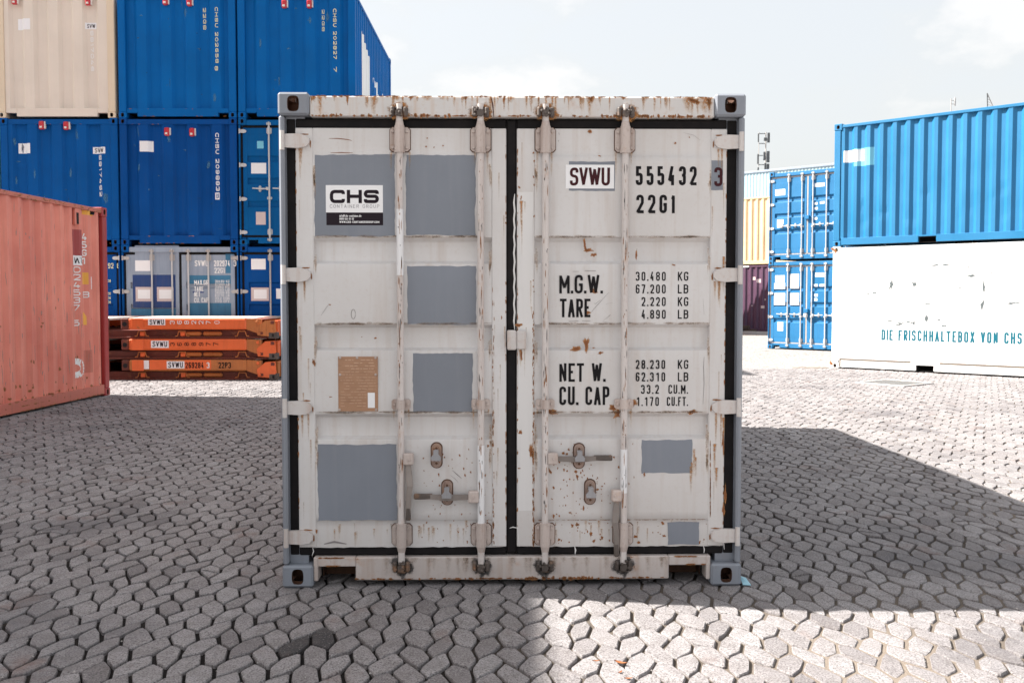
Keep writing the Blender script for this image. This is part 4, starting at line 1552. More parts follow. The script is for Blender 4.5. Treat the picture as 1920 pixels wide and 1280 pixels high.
for k in range(55):
    for u in (-1.04, -.118, .124, 1.04):
        run(dr_, fr_front(.0465), u + w.uniform(-.006, .006), w.choice((1.30, .83, 1.76, .72, 2.2)) + w.uniform(-.08, .02), w.uniform(.03, .1), .006, .0010, .35, w)
for k in range(30):
    run(dr_, fV, w.choice((-1.09, -.07, .07, 1.09)) + w.uniform(-.035, .035), w.uniform(.4, 2.39), w.uniform(.05, .25), w.uniform(.003, .007), .0011, .45, w)
# grime caught under each fold and in the corners of the panels
for (ya, yb, xa, xb) in ((445, 452, 592, 920), (609, 616, 594, 920), (776, 784, 595, 920), (445, 452, 1005, 1332), (609, 616, 1005, 1332), (777, 785, 1005, 1332)):
    for k in range(40):
        x = w.uniform(xa, xb); p = F(x, w.uniform(ya, yb))
        blob(du, fr_front(.0466), p[0], F(0, ya)[1] + .003 + w.uniform(0, .006), .05 * w.uniform(.5, 1.3), .007 * w.uniform(.4, 1.4), .0009, rnd=w)
for k in range(40):
    p = F(w.uniform(600, 1330), w.uniform(1048, 1082))
    if abs(p[0]) < .82: run(du, fS, p[0], .139, w.uniform(.03, .11), .02, .0009, .8, w)
for k in range(110):
    x = w.uniform(-.83, .83); blob(rs, fS, x, .024 + w.uniform(0, .004), .016 * w.uniform(.3, 1.3), .0045 * w.uniform(.5, 2.0) * (2 if abs(x + .22) < .05 or abs(x - .25) < .2 else 1), .0011, rnd=w)
for k in range(16):
    x = w.choice((-1, 1)) * w.uniform(.84, 1.055); blob(rs, fr_front(.024), x, .095 + .045 * w.choice((0.03, .97)), .03 * w.uniform(.4, 1.4), .006, .0010, rnd=w)
# chips and rub marks along the locking bars
ch1, ch2 = MB(), MB()
for i, x in enumerate(ROD_X):
    frd = lambda u, v, n, x=x: (u, .016 - sqrt(max(.0178 ** 2 - (u - x) ** 2, 1e-8)) - n, v)
    for k in range(70):
        v = w.uniform(.36, 2.25)
        blob(ch1 if w.random() < .55 else ch2, frd, x + w.uniform(-.011, .011), v, w.uniform(.0012, .0032), w.choice((.006, .012, .03, .05)) * w.uniform(.6, 1.4), .0009, 0, 7, .4, w)
tag(ch1.build('rust_stain', M['ruststain'], main), kind='stuff')
tag(ch2.build('chipped_paint', M['soot'], main), kind='stuff')
# dark pockets and cross members under the floor
for sx in (-1, 1):
    pk = MB()
    a_, b_ = sx * .8355, sx * 1.03
    pk.box(a_, b_, .26, .27, -.012, .12).box(a_, b_, .131, .2599, .0921, .1)
    pk.box(sx * .8285, sx * .8350, .1205, .4499, .0, .0919).box(sx * 1.0305, sx * 1.035, .1805, .4499, .0, .0919)
    pk.build('fork_pocket', M['rim'], main)
for k in range(9):
    MB().box(-1.15, 1.15, .5 + k * .7, .56 + k * .7, .005, .124).build('cross_member', M['rim'], main)
# dark scuffs and pen marks
for pts, wd_ in (([(1105, 592), (1122, 572), (1144, 548)], .0010), ([(1138, 570), (1151, 567)], .0008), ([(1140, 598), (1147, 590), (1132, 603), (1154, 607)], .0008), ([(1115, 567), (1118, 570), (1128, 562)], .0008),
                 ([(848, 884), (857, 892), (865, 899)], .0022), ([(844, 893), (853, 900), (859, 907)], .0010), ([(600, 592), (608, 580), (615, 570)], .0009), ([(1342, 714), (1352, 715), (1362, 717)], .0020),
                 ([(1075, 508.5), (1087, 508.5)], .0020), ([(1098, 507), (1119, 507)], .0028), ([(1068, 603), (1086, 602)], .0026), ([(1093, 602), (1109, 602)], .0024), ([(1285, 245), (1305, 250), (1318, 260)], .0007),
                 ([(1049, 246), (1050, 250)], .0022), ([(1049, 260), (1048, 263)], .0026), ([(1325, 670), (1324, 690), (1325, 720), (1323, 760)], .0014), ([(1323, 560), (1325, 590)], .0009), ([(606, 1022), (625, 1018), (648, 1022)], .006)):
    scratch(sc, fd if pts[0][1] < 1000 else fB, [F(*p) for p in pts], wd_, .0015)
oval = [F(661 + 4 * cos(t), 589 + 9 * sin(t)) for t in [2 * pi * k / 14 for k in range(15)]]
scratch(sc, fd, oval, .0014, .0015)
for pts in (([(615, 258), (632, 258), (650, 260), (658, 262)]), ([(618, 285), (640, 284.5), (660, 285)])):
    scratch(rs, fB, [F(*p) for p in pts], .002, .0012)
    rs.a[-2 * len(pts):] = [.8] * (2 * len(pts))
so_ = MB()
scratch(so_, fH, [F(921, 182), F(924, 196), F(926, 219)], .0035, .001)
so_.build('paint_run', M['maroon'], main)
for mb_, nm, mt in ((rs, 'rust_stain', 'ruststain'), (dr_, 'rust_streak', 'drip'), (so, 'grease_stain', 'soot'), (du, 'grime', 'dust')):
    tag(mb_.build(nm, M[mt], main), kind='stuff')
sc.build('scuff', M['scuff'], main)
M['leaf'] = paint('dry_leaf', (0.26, 0.085, 0.022), 0.7, 0.2, 0.3)
# a scrap of paper by the corner
ps = MB()
q = [(1.232, 5.20, .006), (1.272, 5.185, .008), (1.262, 5.26, .026), (1.230, 5.275, .034), (1.250, 5.225, .022)]
ps.add(q, [(0, 1, 4), (4, 1, 2), (0, 4, 3), (4, 2, 3)])
ps.add([(x, y, z - .0025) for x, y, z in q], [(4, 1, 0), (2, 1, 4), (3, 4, 0), (3, 2, 4)])
tag(ps.build('paper_scrap', M['paper']), 'light blue scrap of paper on the paving at the container corner', 'litter')

# dry leaves on the sunlit paving
for k, (x, y, rot, sc_, lab) in enumerate(((1118, 1242, .2, .017, 'dry orange leaf on the sunlit paving, leftmost of the leaves'), (1164, 1246, -.5, .030, 'largest dry orange leaf on the sunlit paving'),
                                         (1163, 1263, .9, .015, 'small dry brown leaf just below the largest leaf'), (1178, 1275, .1, .018, 'dry orange leaf at the lower edge of the paving'))):
    th = radians(PITCH); a = atan((y - 640) / FOCAL) + th; gy = CAM_H / tan(a); gx = (x - 960) / FOCAL * (gy * cos(th) + CAM_H * sin(th))
    mb = MB(); n = 6
    for sgn in (0, 1):
        vs = []
        for i in range(n + 1):
            t = i / n; wdt = sc_ * .36 * sin(pi * t ** .8)
            z = .006 + .22 * sc_ * (t - .5) ** 2 * 4 + sgn * -.0008
            for q in (-1, 0, 1):
                lx, ly = (t - .5) * 2 * sc_, q * wdt
                vs.append((lx * cos(rot) - ly * sin(rot), lx * sin(rot) + ly * cos(rot), z + abs(q) * .12 * sc_))
        fs = []
        for i in range(n):
            for q in (0, 1):
                b_ = i * 3 + q
                fs.append((b_, b_ + 3, b_ + 4, b_ + 1))
        mb.add(vs, fs)
    o = mb.build('dry_leaf', M['leaf'])
    o.location = (gx, gy, .002)
    tag(o, lab, 'leaf', 'dry leaves on the paving')

# grit and crumbs of sand lying on the stones
mb = MB(); w = random.Random(77)
for k in range(420):
    y = 3.7 + 6.5 * w.random() ** 1.6
    x = w.uniform(-.55, .55) * y
    if abs(x) < 1.25 and y > 5.1: continue
    r_ = w.uniform(.002, .0055)
    mb.add([(x - r_, y - r_ * .6, .002), (x + r_, y - r_ * .8, .002), (x + r_ * .7, y + r_, .002), (x - r_ * .8, y + r_ * .7, .002), (x + r_ * w.uniform(-.4, .4), y, .002 + r_ * 1.5)], [(0, 1, 4), (1, 2, 4), (2, 3, 4), (3, 0, 4), (3, 2, 1, 0)])
tag(mb.build('gravel', M['concrete']), kind='stuff')


# ------------------------------------------------------------------ the stack on the left
SY = 20.6
PITCH_Z = 2.62
COLX = {0: -11.86, 1: -9.39, 2: -6.92, 3: -4.45}
GROUP_L = 'containers in the tall stack on the left'


def stacked(label, col, row, **kw):
    x = COLX[col] + (-.03 if (row, col) == (2, 1) else 0)
    return container(label, (x, SY, KNIT + row * PITCH_Z), 0, group=GROUP_L, **kw) + (x, KNIT + row * PITCH_Z)


def at_stack(x, y, rx, rz):
    X, z = survey(x, y, SY)
    return X - rx, z - rz


def fold_label(r, fold, rx, rz, x0, y0, x1, y1, mat='label', name='sticker'):
    a, b = at_stack(x0, y1, rx, rz), at_stack(x1, y0, rx, rz)
    mb = MB()
    sheet(mb, fr_front(.03), a[0], a[1], b[0], b[1], .002, lambda u, v: fold.off(u), fold.breaks())
    return mb.build(name, M[mat], r)


def down_text(r, fold, rx, rz, s, x0, y0, x1, y1, mat, gap=.3, t=.21):
    """Writing that reads downwards on the folded wall."""
    a, b = at_stack(x0, y0, rx, rz), at_stack(x1, y1, rx, rz)
    mb = MB()
    uc = (a[0] + b[0]) / 2
    base = fold.off(uc)
    write(mb, s, turned(fr_front(.03)), -a[1], a[0], -b[1], b[0], (b[0] - a[0]) * t, .003, gap=gap, surf=lambda u, v: max(base, fold.off(v)))
    return mb.build('lettering', M[mat], r)


def flat_text(r, fold, rx, rz, s, x0, y0, x1, y1, mat, gap=.25, t=.14, fr=None):
    a, b = at_stack(x0, y1, rx, rz), at_stack(x1, y0, rx, rz)
    mb = MB()
    write(mb, s, fr or fr_front(.03), a[0], a[1], b[0], b[1], (b[1] - a[1]) * t, .0035, gap=gap, surf=(lambda u, v: fold.off(u)) if fold else None)
    return mb.build('lettering', M[mat], r)


def clip(r, rx, rz, x, y):
    u, v = at_stack(x, y, rx, rz)
    mb = MB().box(u - .055, u + .05, -.03, .05, v - .085, v + .085, .02)
    c = mb.build('hanging_clip', M['redclip'], r)
    MB().box(u + .0505, u + .075, -.01, .05, v - .07, v + .08, .008).build('clip_edge', M['clipwhite'], c)
    MB().box(u - .03, u + .02, -.038, -.0305, v - .06, v - .02, .003).build('seal', M['clipwhite'], c)


def weather(r, f, seed, n=16):
    w = random.Random(seed)
    f3 = lambda u, v, n_: (u, .03 - n_ - f.off(u), v)
    a_, b_ = MB(), MB()
    for k in range(n):
        blob(a_, f3, w.uniform(-1, 1), w.uniform(.3, 2.4), w.uniform(.01, .05), w.choice((.008, .02, .12)), .002, w.uniform(-.2, .2), 8, .5, w)
    for k in range(22):
        blob(b_, lambda u, v, n_: (u, .022 - n_, v), w.uniform(-1.05, 1.05), w.choice((.02, .025, .17, 2.48)), w.uniform(.01, .05), w.uniform(.004, .012), .0012, 0, 8, .5, w)
    tag(a_.build('scuff', M['bluescuff'], r), kind='stuff')
    tag(b_.build('rust_stain', M['ruststain'], r), kind='stuff')


# top row
r, f, _, rx, rz = stacked('cream container at the top left of the stack, above deep blue containers', 1, 2, wall='cream', post='creampost', rail='cream', end_phase=.10)
fold_label(r, f, rx, rz, 30, 34, 55, 55)
fold_label(r, f, rx, rz, 157, 41, 178, 53)
flat_text(r, f, rx, rz, 'SVW', 160, 43.5, 175, 51, 'ink')
down_text(r, f, rx, rz, '8817046', 166, 56, 173, 132, 'wlet')
clip(r, rx, rz, 27, 1); clip(r, rx, rz, 165, 3)
r, f, _, rx, rz = stacked('blue container in the top row right of the cream one, with yellowish vertical numbers', 2, 2, wall='blue2', end_phase=.27)
down_text(r, f, rx, rz, '22G8', 378, 13, 384, 54, 'ylet')
down_text(r, f, rx, rz, 'CHSU 202658', 402, 13, 409, 118, 'ylet')
weather(r, f, 1)
down_text(r, f, rx, rz, '8', 402, 124, 408, 132, 'ylet')
clip(r, rx, rz, 310, 2); clip(r, rx, rz, 355, 4)
r, f, sf, rx, rz = stacked('blue container at the top right end of the stack, long side turned to the sky', 3, 2, wall='blue2', end_phase=.27)
down_text(r, f, rx, rz, '22G8', 602, 16, 607, 57, 'ylet')
down_text(r, f, rx, rz, 'CHSU 202827', 624, 16, 631, 111, 'ylet')
weather(r, f, 2)
down_text(r, f, rx, rz, '7', 625, 125, 631, 135, 'ylet')
clip(r, rx, rz, 533, 8); clip(r, rx, rz, 580, 8)
# large white emblem and lettering along its right side
fr_ = fr_right(1.198)
mb = MB()
for (u0, u1, v0, v1) in ((1.0, 1.38, .5, 2.02), (1.40, 1.62, .35, 1.9), (1.64, 1.9, .3, 1.82), (1.95, 2.2, .45, 1.75)):
    sheet(mb, fr_, u0, v0, u1, v1, .003, lambda u, v: sf.off(u), sf.breaks())
mb.build('emblem', M['wlet'], r)
mb = MB()
write(mb, 'CHS', fr_, 2.7, .85, 4.6, 1.45, .11, .003, surf=lambda u, v: sf.off(u))
mb.build('lettering', M['wlet'], r)
# middle row
r, f, _, rx, rz = stacked('deep blue container under the cream one, white tag above its vertical white numbers', 1, 1, wall='blue', end_phase=.10)
fold_label(r, f, rx, rz, 31, 268, 55, 287)
fold_label(r, f, rx, rz, 171, 275, 196, 287.5)
flat_text(r, f, rx, rz, 'SVW', 174.5, 277, 192.5, 285.5, 'ink')
weather(r, f, 3)
down_text(r, f, rx, rz, '8817462', 183, 290, 190, 368, 'wlet')
clip(r, rx, rz, 78, 235); clip(r, rx, rz, 124, 236)
r, f, _, rx, rz = stacked('royal blue container in the middle of the stack, two red clips and one white sticker', 2, 1, wall='blue3', end_phase=.27)
fold_label(r, f, rx, rz, 261, 264, 285, 284)
down_text(r, f, rx, rz, 'CHSU 209883', 403, 249, 411, 358, 'wlet', t=.2)
fold_label(r, f, rx, rz, 403, 361, 411, 374, 'label', 'check_label')
weather(r, f, 4)
down_text(r, f, rx, rz, '5', 404.5, 363, 410, 372, 'blue3')
clip(r, rx, rz, 313, 247); clip(r, rx, rz, 360, 248)
r, f, _, rx, rz = stacked('petrol blue container with closed doors, right of the royal blue one in the middle row', 3, 1, wall='bluedoor', front='door')
lv, _ = door_end(r, 'bluedoor', 'galv', 'rubber', brk='galv', handles=[(0, 'h', 1.15, -1), (1, 'h', 1.15, -1), (2, 'h', 1.15, 1), (3, 'h', 1.15, 1)], catches=[(-.79, 1.15), (-.37, 1.15), (.37, 1.15), (.79, 1.15)])
fdo = fr_front(.047)


def door_label(leaf, rx, rz, x0, y0, x1, y1, mat='label', n=.0015, name='sticker'):
    a, b = at_stack(x0, y1, rx, rz), at_stack(x1, y0, rx, rz)
    mb = MB(); sheet(mb, fdo, a[0], a[1], b[0], b[1], n)
    return mb.build(name, M[mat], leaf)


door_label(lv[0], rx, rz, 481, 264, 493, 278, 'cyan')
door_label(lv[0], rx, rz, 470, 305, 498, 325)
door_label(lv[0], rx, rz, 479, 397, 497, 421, 'labelold')
# bottom row
r, f, _, rx, rz = stacked('blue container with yellow numbers on its door, partly hidden by the red container', 1, 0, wall='blue3', front='door')
lv, _ = door_end(r, 'blue3', 'galv', 'rubber', brk='galv')
flat_text(r, None, rx, rz, '92', 201, 493, 211, 503, 'ylet', fr=fdo)
flat_text(r, None, rx, rz, '6', 218, 493, 223, 503, 'ylet', fr=fdo)
for y in (524, 548, 556, 564):
    flat_text(r, None, rx, rz, '30', 201, y, 206, y + 5, 'ylet', fr=fdo)
r, f, _, rx, rz = stacked('patched grey and blue container with doors, standing behind the orange racks', 2, 0, wall='blue', front='door', header='greyblue')
lv, _ = door_end(r, 'greyblue', 'galv', 'rubber', brk='galvdk')
for (d, x0, y0, x1, y1, mt) in ((0, 252, 459 + 1, 334, 512, 'greyblue'), (0, 248, 515, 330, 577, 'navy'), (0, 244, 579, 330, 592, 'teal'), (1, 422, 476, 437, 512, 'teal'),
                                (1, 354, 516, 437, 532, 'teal'), (1, 360, 546, 381, 549, 'navy'), (1, 354, 568, 437, 592, 'teal')):
    door_label(lv[d], rx, rz, x0, y0, x1, y1, mt, .0008, 'paint_patch')
door_label(lv[0], rx, rz, 252, 488, 280, 508)
for x in (253, 293):
    door_label(lv[0], rx, rz, x, 538, x + 31, 565, 'labelold', .0015, 'label_holder')
    door_label(lv[0], rx, rz, x + 4, 543, x + 27, 560, 'label', .0025)
flat_text(lv[1], None, rx, rz, 'SVWU', 364, 488, 389, 499, 'wlet', fr=fdo)
flat_text(lv[1], None, rx, rz, '202974', 400, 488, 430, 499, 'wlet', fr=fdo)
flat_text(lv[1], None, rx, rz, '3', 437, 488, 442, 499, 'wlet', fr=fr_front(.0435))
flat_text(lv[1], None, rx, rz, '22G1', 401, 502, 420, 512, 'wlet', fr=fdo)
for s, a, b, y in (('MAX.GR.', 363, 391, 525), ('TARE', 363, 380, 537), ('NET', 363, 374, 547), ('CU. CAP.', 363, 391, 558)):
    flat_text(lv[1], None, rx, rz, s, a, y, b, y + 9, 'wlet', fr=fdo)
for k, s in enumerate(('30480 KG', '67200 LB', '2280 KG', '5030 LB', '28200 KG', '62170 LB', '33.2 CUM', '1172 CFT')):
    flat_text(lv[1], None, rx, rz, s, 402, 525 + k * 5.4, 429, 529.3 + k * 5.4, 'wlet', fr=fdo, t=.16)
r, f, _, rx, rz = stacked('deep blue container with doors in the bottom row, just left of the pale container', 3, 0, wall='blue3', front='door')
lv, _ = door_end(r, 'blue3', 'galvdk', 'rubber', brk='galvdk')
door_label(lv[0], rx, rz, 470, 485, 497, 505)
door_label(lv[0], rx, rz, 470, 539, 503, 564, 'labelold', .0015, 'label_holder')
door_label(lv[0], rx, rz, 475, 543, 499, 560, 'label', .0025)
door_label(lv[0], rx, rz, 517, 541, 536, 560)
# the neighbours to the left, of which a sliver shows
stacked('light cyan container at the far left edge, a sliver beside the deep blue one', 0, 1, wall='cyan', end_phase=.1)
stacked('light cyan container at the left end of the bottom row, behind the red one', 0, 0, wall='cyan', end_phase=.1)

# ------------------------------------------------------------------ the red container
RED_ROT = radians(-2.1)
ry = Vector((-sin(RED_ROT), cos(RED_ROT)))
rxv = Vector((cos(RED_ROT), sin(RED_ROT)))
RC = Vector((-6.33, 15.5))
RL, RH = 6.058, 2.896
ro = RC - rxv * W2 - ry * RL
red, _, rfold = container('faded red container on the left, long folded side towards the yard', (ro.x, ro.y, KNIT), RED_ROT, L=RL, H=RH, wall='redwall', post='redpost', rail='redrail',
                          sidedents=dents(3, 16, .5, 5.6, .6, 2.5, .012, .10))


def RF(x, y):
    t, z = face_at((RC.x + .02, RC.y), (-ry.x, -ry.y), x, y)
    return RL - t, z - KNIT


frr = fr_right(1.198)


def red_sheet(x0, y0, x1, y1, mat, name, n=.002, part=red):
    a, b = RF(x0, y1), RF(x1, y0)
    mb = MB(); sheet(mb, frr, a[0], a[1], b[0], b[1], n, lambda u, v: rfold.off(u), rfold.breaks())
    return mb.build(name, M[mat], part)


red_sheet(145, 432, 163, 490, 'redpost', 'paint_patch')
red_sheet(148, 480, 162.5, 497, 'label', 'code_label', .003)
red_sheet(163, 655, 182, 700, 'redrail', 'paint_patch', .0015)


def red_text(s, x0, y0, x1, y1, mat='wlet', upright=True, n=.004):
    if upright:
        cells = s
        h = (y1 - y0) / len(cells)
        mb = MB()
        for k, ch in enumerate(cells):
            if ch == ' ': continue
            a, b = RF(x0, y0 + h * (k + .86)), RF(x1, y0 + h * (k + .06))
            write(mb, ch, frr, a[0], a[1], b[0], b[1], (b[1] - a[1]) * .16, n, surf=lambda u, v: rfold.off(u))
        return mb.build('lettering', M[mat], red)
    a, b = RF(x0, y1), RF(x1, y0)
    mb = MB(); write(mb, s, frr, a[0], a[1], b[0], b[1], (b[1] - a[1]) * .15, n, surf=lambda u, v: rfold.off(u))
    return mb.build('lettering', M[mat], red)


red_text('WU', 149.5, 483, 161, 494, 'ink', False, .0045)
red_text('024537 5', 148.5, 499, 155.5, 613)
red_text('45G1', 164, 437, 169, 497)
red_text('B', 166, 546, 172, 560)
red_sheet(165, 511, 171, 533, 'caution', 'warning_label')
red_sheet(177, 519, 182, 542, 'label', 'sticker')
red_sheet(164, 393, 182, 402, 'caution', 'warning_stripe')
mb = MB()
for k in range(3):
    a, b = RF(166 + k * 6, 402), RF(170 + k * 6, 393)
    mb.add([frr(a[0], a[1], .004 + rfold.off(a[0])), frr(a[0] + .09, a[1], .004 + rfold.off(a[0] + .09)), frr(b[0] + .09, b[1], .004 + rfold.off(b[0] + .09)), frr(b[0], b[1], .004 + rfold.off(b[0]))], [(0, 1, 2, 3)])
mb.build('warning_stripe', M['black'], red)
mb = MB()
a, b, c = RF(165, 609), RF(178, 609), RF(166, 584)
mb.add([frr(p[0], p[1], .004 + rfold.off(p[0])) for p in (a, b, c)], [(0, 1, 2)])
mb.build('warning_label', M['caution'], red)
mb = MB()
sw = []
for k in range(12):
    t = -1.5 + 3.6 * k / 11
    sw.append(RF(153 + 7 * cos(t - .3), 690 - 13 * sin(t - .3)))
pts = [Vector(p) for p in sw]
for i in range(len(pts) - 1):
    d = (pts[i + 1] - pts[i]).normalized(); q = Vector((-d.y, d.x)) * .045
    vs = [pts[i] + q, pts[i] - q, pts[i + 1] - q, pts[i + 1] + q]
    mb.add([frr(p.x, p.y, .004 + max(rfold.off(p.x), rfold.off(p.x))) for p in vs], [(0, 1, 2, 3)])
mb.build('sprayed_mark', M['wlet'], red)
# ventilator
a, b = RF(146, 434), RF(156, 392)
MB().box(1.16, 1.204, a[0], b[0], a[1] + .1, b[1], .008).build('ventilator', M['redwall'], red)
a, b = RF(148, 420), RF(152, 399)
MB().box(1.2042, 1.2062, a[0], a[0] + .07, a[1], b[1]).build('ventilator_slot', M['dark'], red)

w = random.Random(41)
fr2 = lambda u, v, n: frr(u, v, n + rfold.off(u))
s1, s2 = MB(), MB()
for k in range(150):
    blob(s1, fr2, w.uniform(2.6, 5.85), w.uniform(.2, 2.7), w.uniform(.004, .012), w.uniform(.02, .16), .0015, w.uniform(-.1, .1), 8, .5, w)
for k in range(90):
    blob(s2, fr2, w.uniform(2.6, 5.88), .17 + w.random() ** 3 * 1.2, w.uniform(.006, .03), w.uniform(.006, .035), .002, 0, 8, .5, w)
frl = lambda u, v, n: (1.2112 + n, u, v)
for k in range(70):
    blob(s2, frl, w.uniform(2.6, 5.85), w.choice((RH - .074, RH - .03, RH - .05)), w.uniform(.01, .06), w.uniform(.004, .014), .001, 0, 8, .5, w)
frb = lambda u, v, n: (1.2092 + n, u, v)
for k in range(60):
    blob(s2, frb, w.uniform(2.6, 5.85), w.choice((.025, .155, .09)), w.uniform(.01, .07), w.uniform(.004, .015), .001, 0, 8, .5, w)
tag(s1.build('scuff', M['pale'], red), kind='stuff')
tag(s2.build('rust_stain', M['ruststain'], red), kind='stuff')

# ------------------------------------------------------------------ folded flat racks
FY, FX = 18.25, -7.37
RACK_H = .3845


def FRK(x, y):
    X, z = survey(x, y, FY)
    return X - FX, z


def flat_rack(level, label, old, dx):
    z0 = level * RACK_H
    r = thing('flat_rack', label, 'flat rack', (FX + dx, FY, z0), 0, 'folded orange flat racks')
    o2 = 'orangeold' if old else 'orange'
    b = MB()
    for ya, yb in ((.06, .20), (2.24, 2.38)):
        b.box(-2.86, 2.86, ya, yb, .0, .034, .004).box(-2.86, 2.86, ya + .07, yb - .055, .0345, .150)
    b.box(-2.9, 2.9, .2005, 2.2395, .03, .145)
    b.build('base_frame', M['rackdark'], r)
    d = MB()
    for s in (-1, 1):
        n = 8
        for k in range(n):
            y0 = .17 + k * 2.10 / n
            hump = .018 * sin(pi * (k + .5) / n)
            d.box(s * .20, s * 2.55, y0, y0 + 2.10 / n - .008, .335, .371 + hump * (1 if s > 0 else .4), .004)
    for k in range(8):
        pass
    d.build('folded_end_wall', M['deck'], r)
    for s in (-1, 1):
        for front in (True, False):
            ya, yb = (-.005, .15) if front else (2.29, 2.44)
            p = MB().box(s * .27, s * 2.45, ya, yb, .168, .376, .022)
            post = p.build('folded_post', M['orange' if not old else 'orangeold'], r)
            if front and s > 0:
                q = MB()
                q.box(.33, .55, ya - .012, ya - .0005, .172, .372, .02)
                q.build('post_collar', M['orange'], post)
            c = MB().box(s * .13, s * .268, ya + .01, yb - .01, .175, .374, .012)
            cc = c.build('post_casting', M['rackdark'], post)
            MB().cyl((s * .20, ya + .0095, .27), (s * .20, ya + .002, .27), .042, n=12).build('aperture', M['dark'], cc)
            ne = MB()
            yn = (ya + .03, yb - .03)
            pl = [(s * 2.4505, .17), (s * 2.72, .075), (s * 2.72, .36), (s * 2.4505, .372)]
            ne.prism(pl, fr_front(0), -yn[1], -yn[0])
            ne.build('post_foot', M[o2 if old else 'orangeold'], r)
            hp = MB()
            pl = [(s * 2.66, .06), (s * 2.64, .20), (s * 2.80, .335), (s * 2.98, .345), (s * 3.0, .13), (s * 2.90, .04)]
            yh = ya + .004 if front else yb - .03
            hp.prism(pl, fr_front(0), -(yh + .026), -yh)
            for (u, v, rr_) in ((2.70, .10, .022), (2.93, .18, .018), (2.66, .315, .03)):
                hp.cyl((s * u, yh - .001, v), (s * u, yh - .012, v), rr_, rr_ * .8, n=10)
            hinge = hp.build('hinge_plate', M['orangeold' if level == 2 else 'orange'], r)
            mb = MB().box(s * 2.70, s * 2.76, yh - .006, yh - .0005, .075, .125, .003).box(s * 2.90, s * 2.97, yh - .006, yh - .0005, .27, .33, .02)
            mb.build('bolt_plate', M['rackdark'], hinge)
            ca = MB().box(s * 2.862, s * 3.03, ya + .002, ya + .14 if front else yb - .14, .001, .118, .008)
            cst = ca.build('corner_casting', M['iron'], r)
            MB().box(s * 2.925, s * 2.965, ya - .001 if front else yb + .001, ya + .006 if front else yb - .006, .03, .09, .008).build('aperture', M['dark'], cst)
    for s in (-1, 1):
        MB().box(s * 2.88, s * 2.99, .22, 2.22, .04, .33, .01).build('end_beam', M[o2], r)
        for y in (.45, .9, 1.5, 1.98):
            MB().box(s * 2.9905, s * 3.02, y - .07, y + .07, .06, .30, .01).build('end_bracket', M['orangeold'], r)
    for u in (.50, 1.25, 2.36, -.52, -1.28, -2.36):
        h = MB()
        h.tube([(u - .13, .05, .045), (u - .085, .045, .05), (u - .06, .04, .135), (u + .06, .04, .135), (u + .085, .045, .05), (u + .13, .05, .045)], .011, 6)
        hat = h.build('lashing_bracket', M['orangeold'], r)
        if abs(u) < 2:
            MB().box(u - .04, u + .05, .05, .12, .045, .125, .008).build('bracket_block', M['orange'], hat)
    for (u0, u1) in ((1.62, 1.98), (1.30, 1.60)):
        MB().box(u0, u1, .055, .125, .05, .128, .03).build('stowed_bar', M['orangeold'], r)
    return r


LAB = {2: 'top rack of the orange stack, white sideways digits on its beam', 1: 'middle rack of the orange stack, black sideways digits on its beam',
       0: 'bottom rack of the orange stack, black upright numbers and a white check digit'}
racks = {lv_: flat_rack(lv_, LAB[lv_], lv_ == 0, (.0, .0, .0)[lv_]) for lv_ in (0, 1, 2)}
ffr = fr_front(-.005)


def rack_sheet(lv_, x0, y0, x1, y1, mat, n=.003, name='sticker'):
    a, b = FRK(x0, y1), FRK(x1, y0)
    z = lv_ * RACK_H
    mb = MB(); sheet(mb, ffr, a[0], a[1] - z, b[0], b[1] - z, n)
    return mb.build(name, M[mat], racks[lv_])


def rack_text(lv_, s, x0, y0, x1, y1, mat, rot=0, gap=.3, t=.15):
    a, b = FRK(x0, y1), FRK(x1, y0)
    z = lv_ * RACK_H
    mb = MB(); write(mb, s, ffr, a[0], a[1] - z, b[0], b[1] - z, t * ((b[1] - a[1]) if not rot else (b[1] - a[1]) * 1.2), .0045, rot=rot, gap=gap)
    return mb.build('lettering', M[mat], racks[lv_])


rack_sheet(2, 278, 597.5, 310, 609.5, 'label'); rack_text(2, 'SVWU', 281, 599, 307.5, 608.5, 'ink')
rack_text(2, '368227', 319, 601, 395, 607.5, 'wlet', 90, .55); rack_text(2, '0', 402, 601.5, 412, 607, 'wlet', 90)
rack_sheet(1, 283.5, 638.5, 316.5, 652, 'label'); rack_text(1, 'SVWU', 286.5, 640, 313.5, 650, 'ink')
rack_text(1, '368897', 319, 642, 395, 648, 'black', 90, .55); rack_text(1, '7', 400, 642, 410, 648, 'black', 90)
rack_sheet(0, 313, 677, 346, 690.5, 'label'); rack_text(0, 'SVWU', 316, 678.5, 343, 689, 'ink')
rack_sheet(0, 281, 674.5, 312.8, 693, 'orange', .0015, 'paint_patch'); rack_sheet(0, 346.2, 674.5, 396, 693, 'orange', .0015, 'paint_patch')
rack_text(0, '269284', 348, 679, 382, 690, 'black'); rack_text(0, '3', 388, 679, 393, 690, 'wlet'); rack_text(0, '22P3', 410, 679, 433, 690, 'black')
rack_sheet(0, 266, 675.5, 279.5, 691.5, 'label', .0025)

# ------------------------------------------------------------------ the right side of the yard
DV = Vector((.728, -.686)).normalized()            # along the walls, to the right and nearer
DN = Vector((.686, .728)).normalized()             # away from the viewer
ANG = math.atan2(DN.y, DN.x)
CW = Vector((6.93, 21.4))
ro = CW + DN * W2 + DV * 6.058
white, _, wf = container('white smooth-sided container with turquoise lettering, under the bright blue container', (ro.x, ro.y, KNIT), ANG, wall='white', side='flat', pocket=True, group=None)
bl, _, bf = container('bright blue container stacked on the white smooth-sided one', (ro.x, ro.y, KNIT + PITCH_Z), ANG, wall='sky', pocket=True, sidedents=dents(9, 14, .6, 5.4, .5, 1.1, .014, .09))


def RW(x, y):
    return face_at((CW.x, CW.y), (DV.x, DV.y), x, y)


